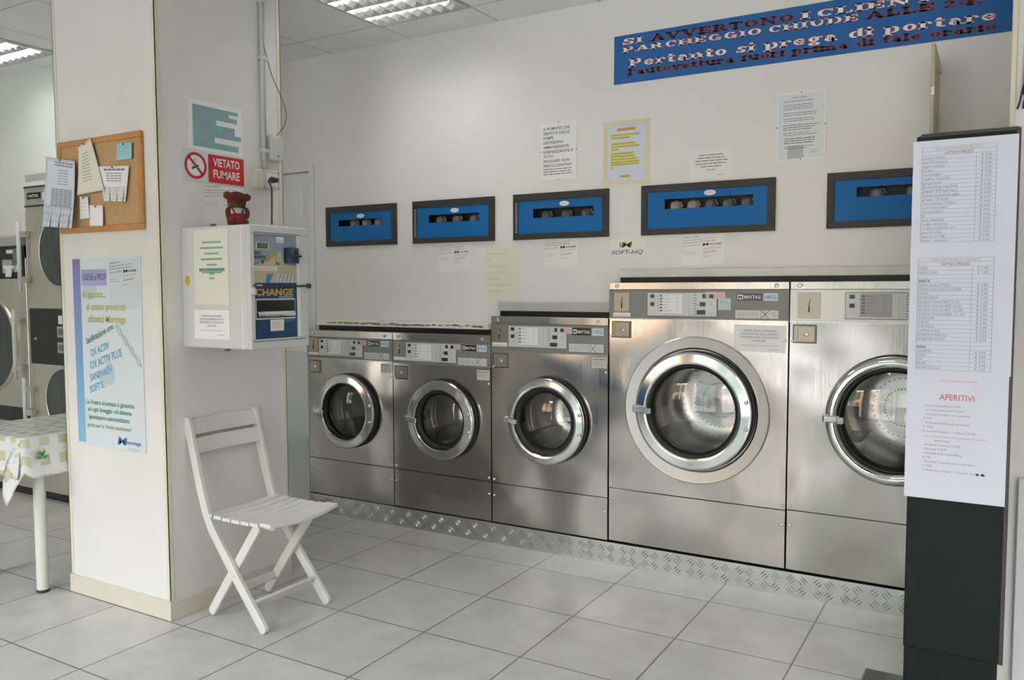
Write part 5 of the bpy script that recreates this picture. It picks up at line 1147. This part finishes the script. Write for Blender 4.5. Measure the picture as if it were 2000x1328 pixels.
q = MB(); q.box(-.375, .375, .905, 1.268, 0, .006, m_dblack, .003); cpd = q.build('control_panel', rb)
q = MB()
for y in (1.02, 1.12): q.box(-.06, .06, y-.035, y+.035, .006, .014, m_lid, .02); q.box(-.04, .04, y-.02, y+.02, .014, .017, m_ink)
q.box(-.05, .05, 1.17, 1.225, .006, .008, m_paper); q.ball((-.31, 1.07, .006), .008, m_paper, 8, 6); q.build('coin_slots', cpd)
ddoor(rb, 0, 1.63, .222); ddoor(rb, 0, .68, .205); bars(rb, -.415, 1.375, 1.83); bars(rb, -.415, .50, .81)
q = MB(); q.box(-.385, -.38, .1, 1.9, -.002, .005, m_trim); q.build('edge_strip', rb)

# ---------------------------------------------------------------- ceiling lights
def light(x0, y0, label, on=1.0):
    rt = empty('ceiling_light', Matrix.Translation((x0+.3, y0+.3, ZC)), label, 'ceiling light')
    q = MB(); a = .296
    for bx in ((-a, a, -a, -a+.02), (-a, a, a-.02, a), (-a, -a+.02, -a+.02, a-.02), (a-.02, a, -a+.02, a-.02)): q.box(*bx, -.012, -.001, m_conduit, .002)
    q.build('frame', rt)
    q = MB(); 
    for k in range(4):
        yc = -.2085+k*.139
        # parabolic trough: aluminium sides running along x and cross blades
        for s1 in (-1, 1):
            pts = [(yc+s1*.066, -.014), (yc+s1*.058, -.004), (yc+s1*.046, .012), (yc+s1*.040, .030)]
            for i in range(3):
                (ya, za), (yb, zb) = pts[i], pts[i+1]; q.add([(-.276, ya, za), (.276, ya, za), (.276, yb, zb), (-.276, yb, zb)], [(0, 1, 2, 3)], m_louv)
        for i in range(9):
            xc = -.276+i*.069; q.add([(xc-.004, yc-.06, -.012), (xc-.004, yc+.06, -.012), (xc+.004, yc+.06, -.012), (xc+.004, yc-.06, -.012), (xc, yc-.042, .022), (xc, yc+.042, .022)], [(0, 1, 5, 4), (3, 4, 5, 2), (0, 3, 2, 1)], m_louv)
    q.build('louvre', rt)
    q = MB(); q.box(-.276, .276, -.276, .276, .060, .070, mat('housing_white', (.7, .7, .7), .5))
    for s1 in (-1, 1): q.box(s1*.276-.001, s1*.276+.001, -.276, .276, -.001, .06, MATS['housing_white']); q.box(-.276, .276, s1*.276-.001, s1*.276+.001, -.001, .06, MATS['housing_white'])
    q.build('housing', rt)
    for k in range(4):
        yc = -.2085+k*.139; q = MB(); q.tube([(-.27, yc, .042), (.27, yc, .042)], .012, m_lamp, 12); q.build('tube', rt)
    return rt
LI = [(1.245, -.81, 'unseen louvre ceiling light in front of the tall washers, added to even the light'), (-2.355, -2.01, 'unseen louvre ceiling light in front of the pillar, added to even the light'), (3.645, -.81, 'unseen louvre ceiling light at the right side of the room, added to even the light'), (-.555, .39, 'recessed louvre ceiling light above the second washer'), (-3.155, -.21, 'recessed louvre ceiling light above the dryers at left'), (-.555, -2.61, 'recessed louvre ceiling light in the middle of the room'), (2.445, -2.61, 'recessed louvre ceiling light near the shop window')]  # first three are unseen lamps, added to brighten and even out the room
for x, y, l in LI: light(x, y, l)
# open the ceiling where the lights sit
ce = bpy.data.objects['ceiling']; q = MB(); holed(q, XL, XR, YF, 2.05, [(x+.02, x+.58, y+.02, y+.58) for x, y, _ in LI], 0, m_ceil)
ce.data = bpy.data.meshes.new('ceiling'); ce.data.from_pydata(q.v, [], q.f); ce.data.materials.append(m_ceil)
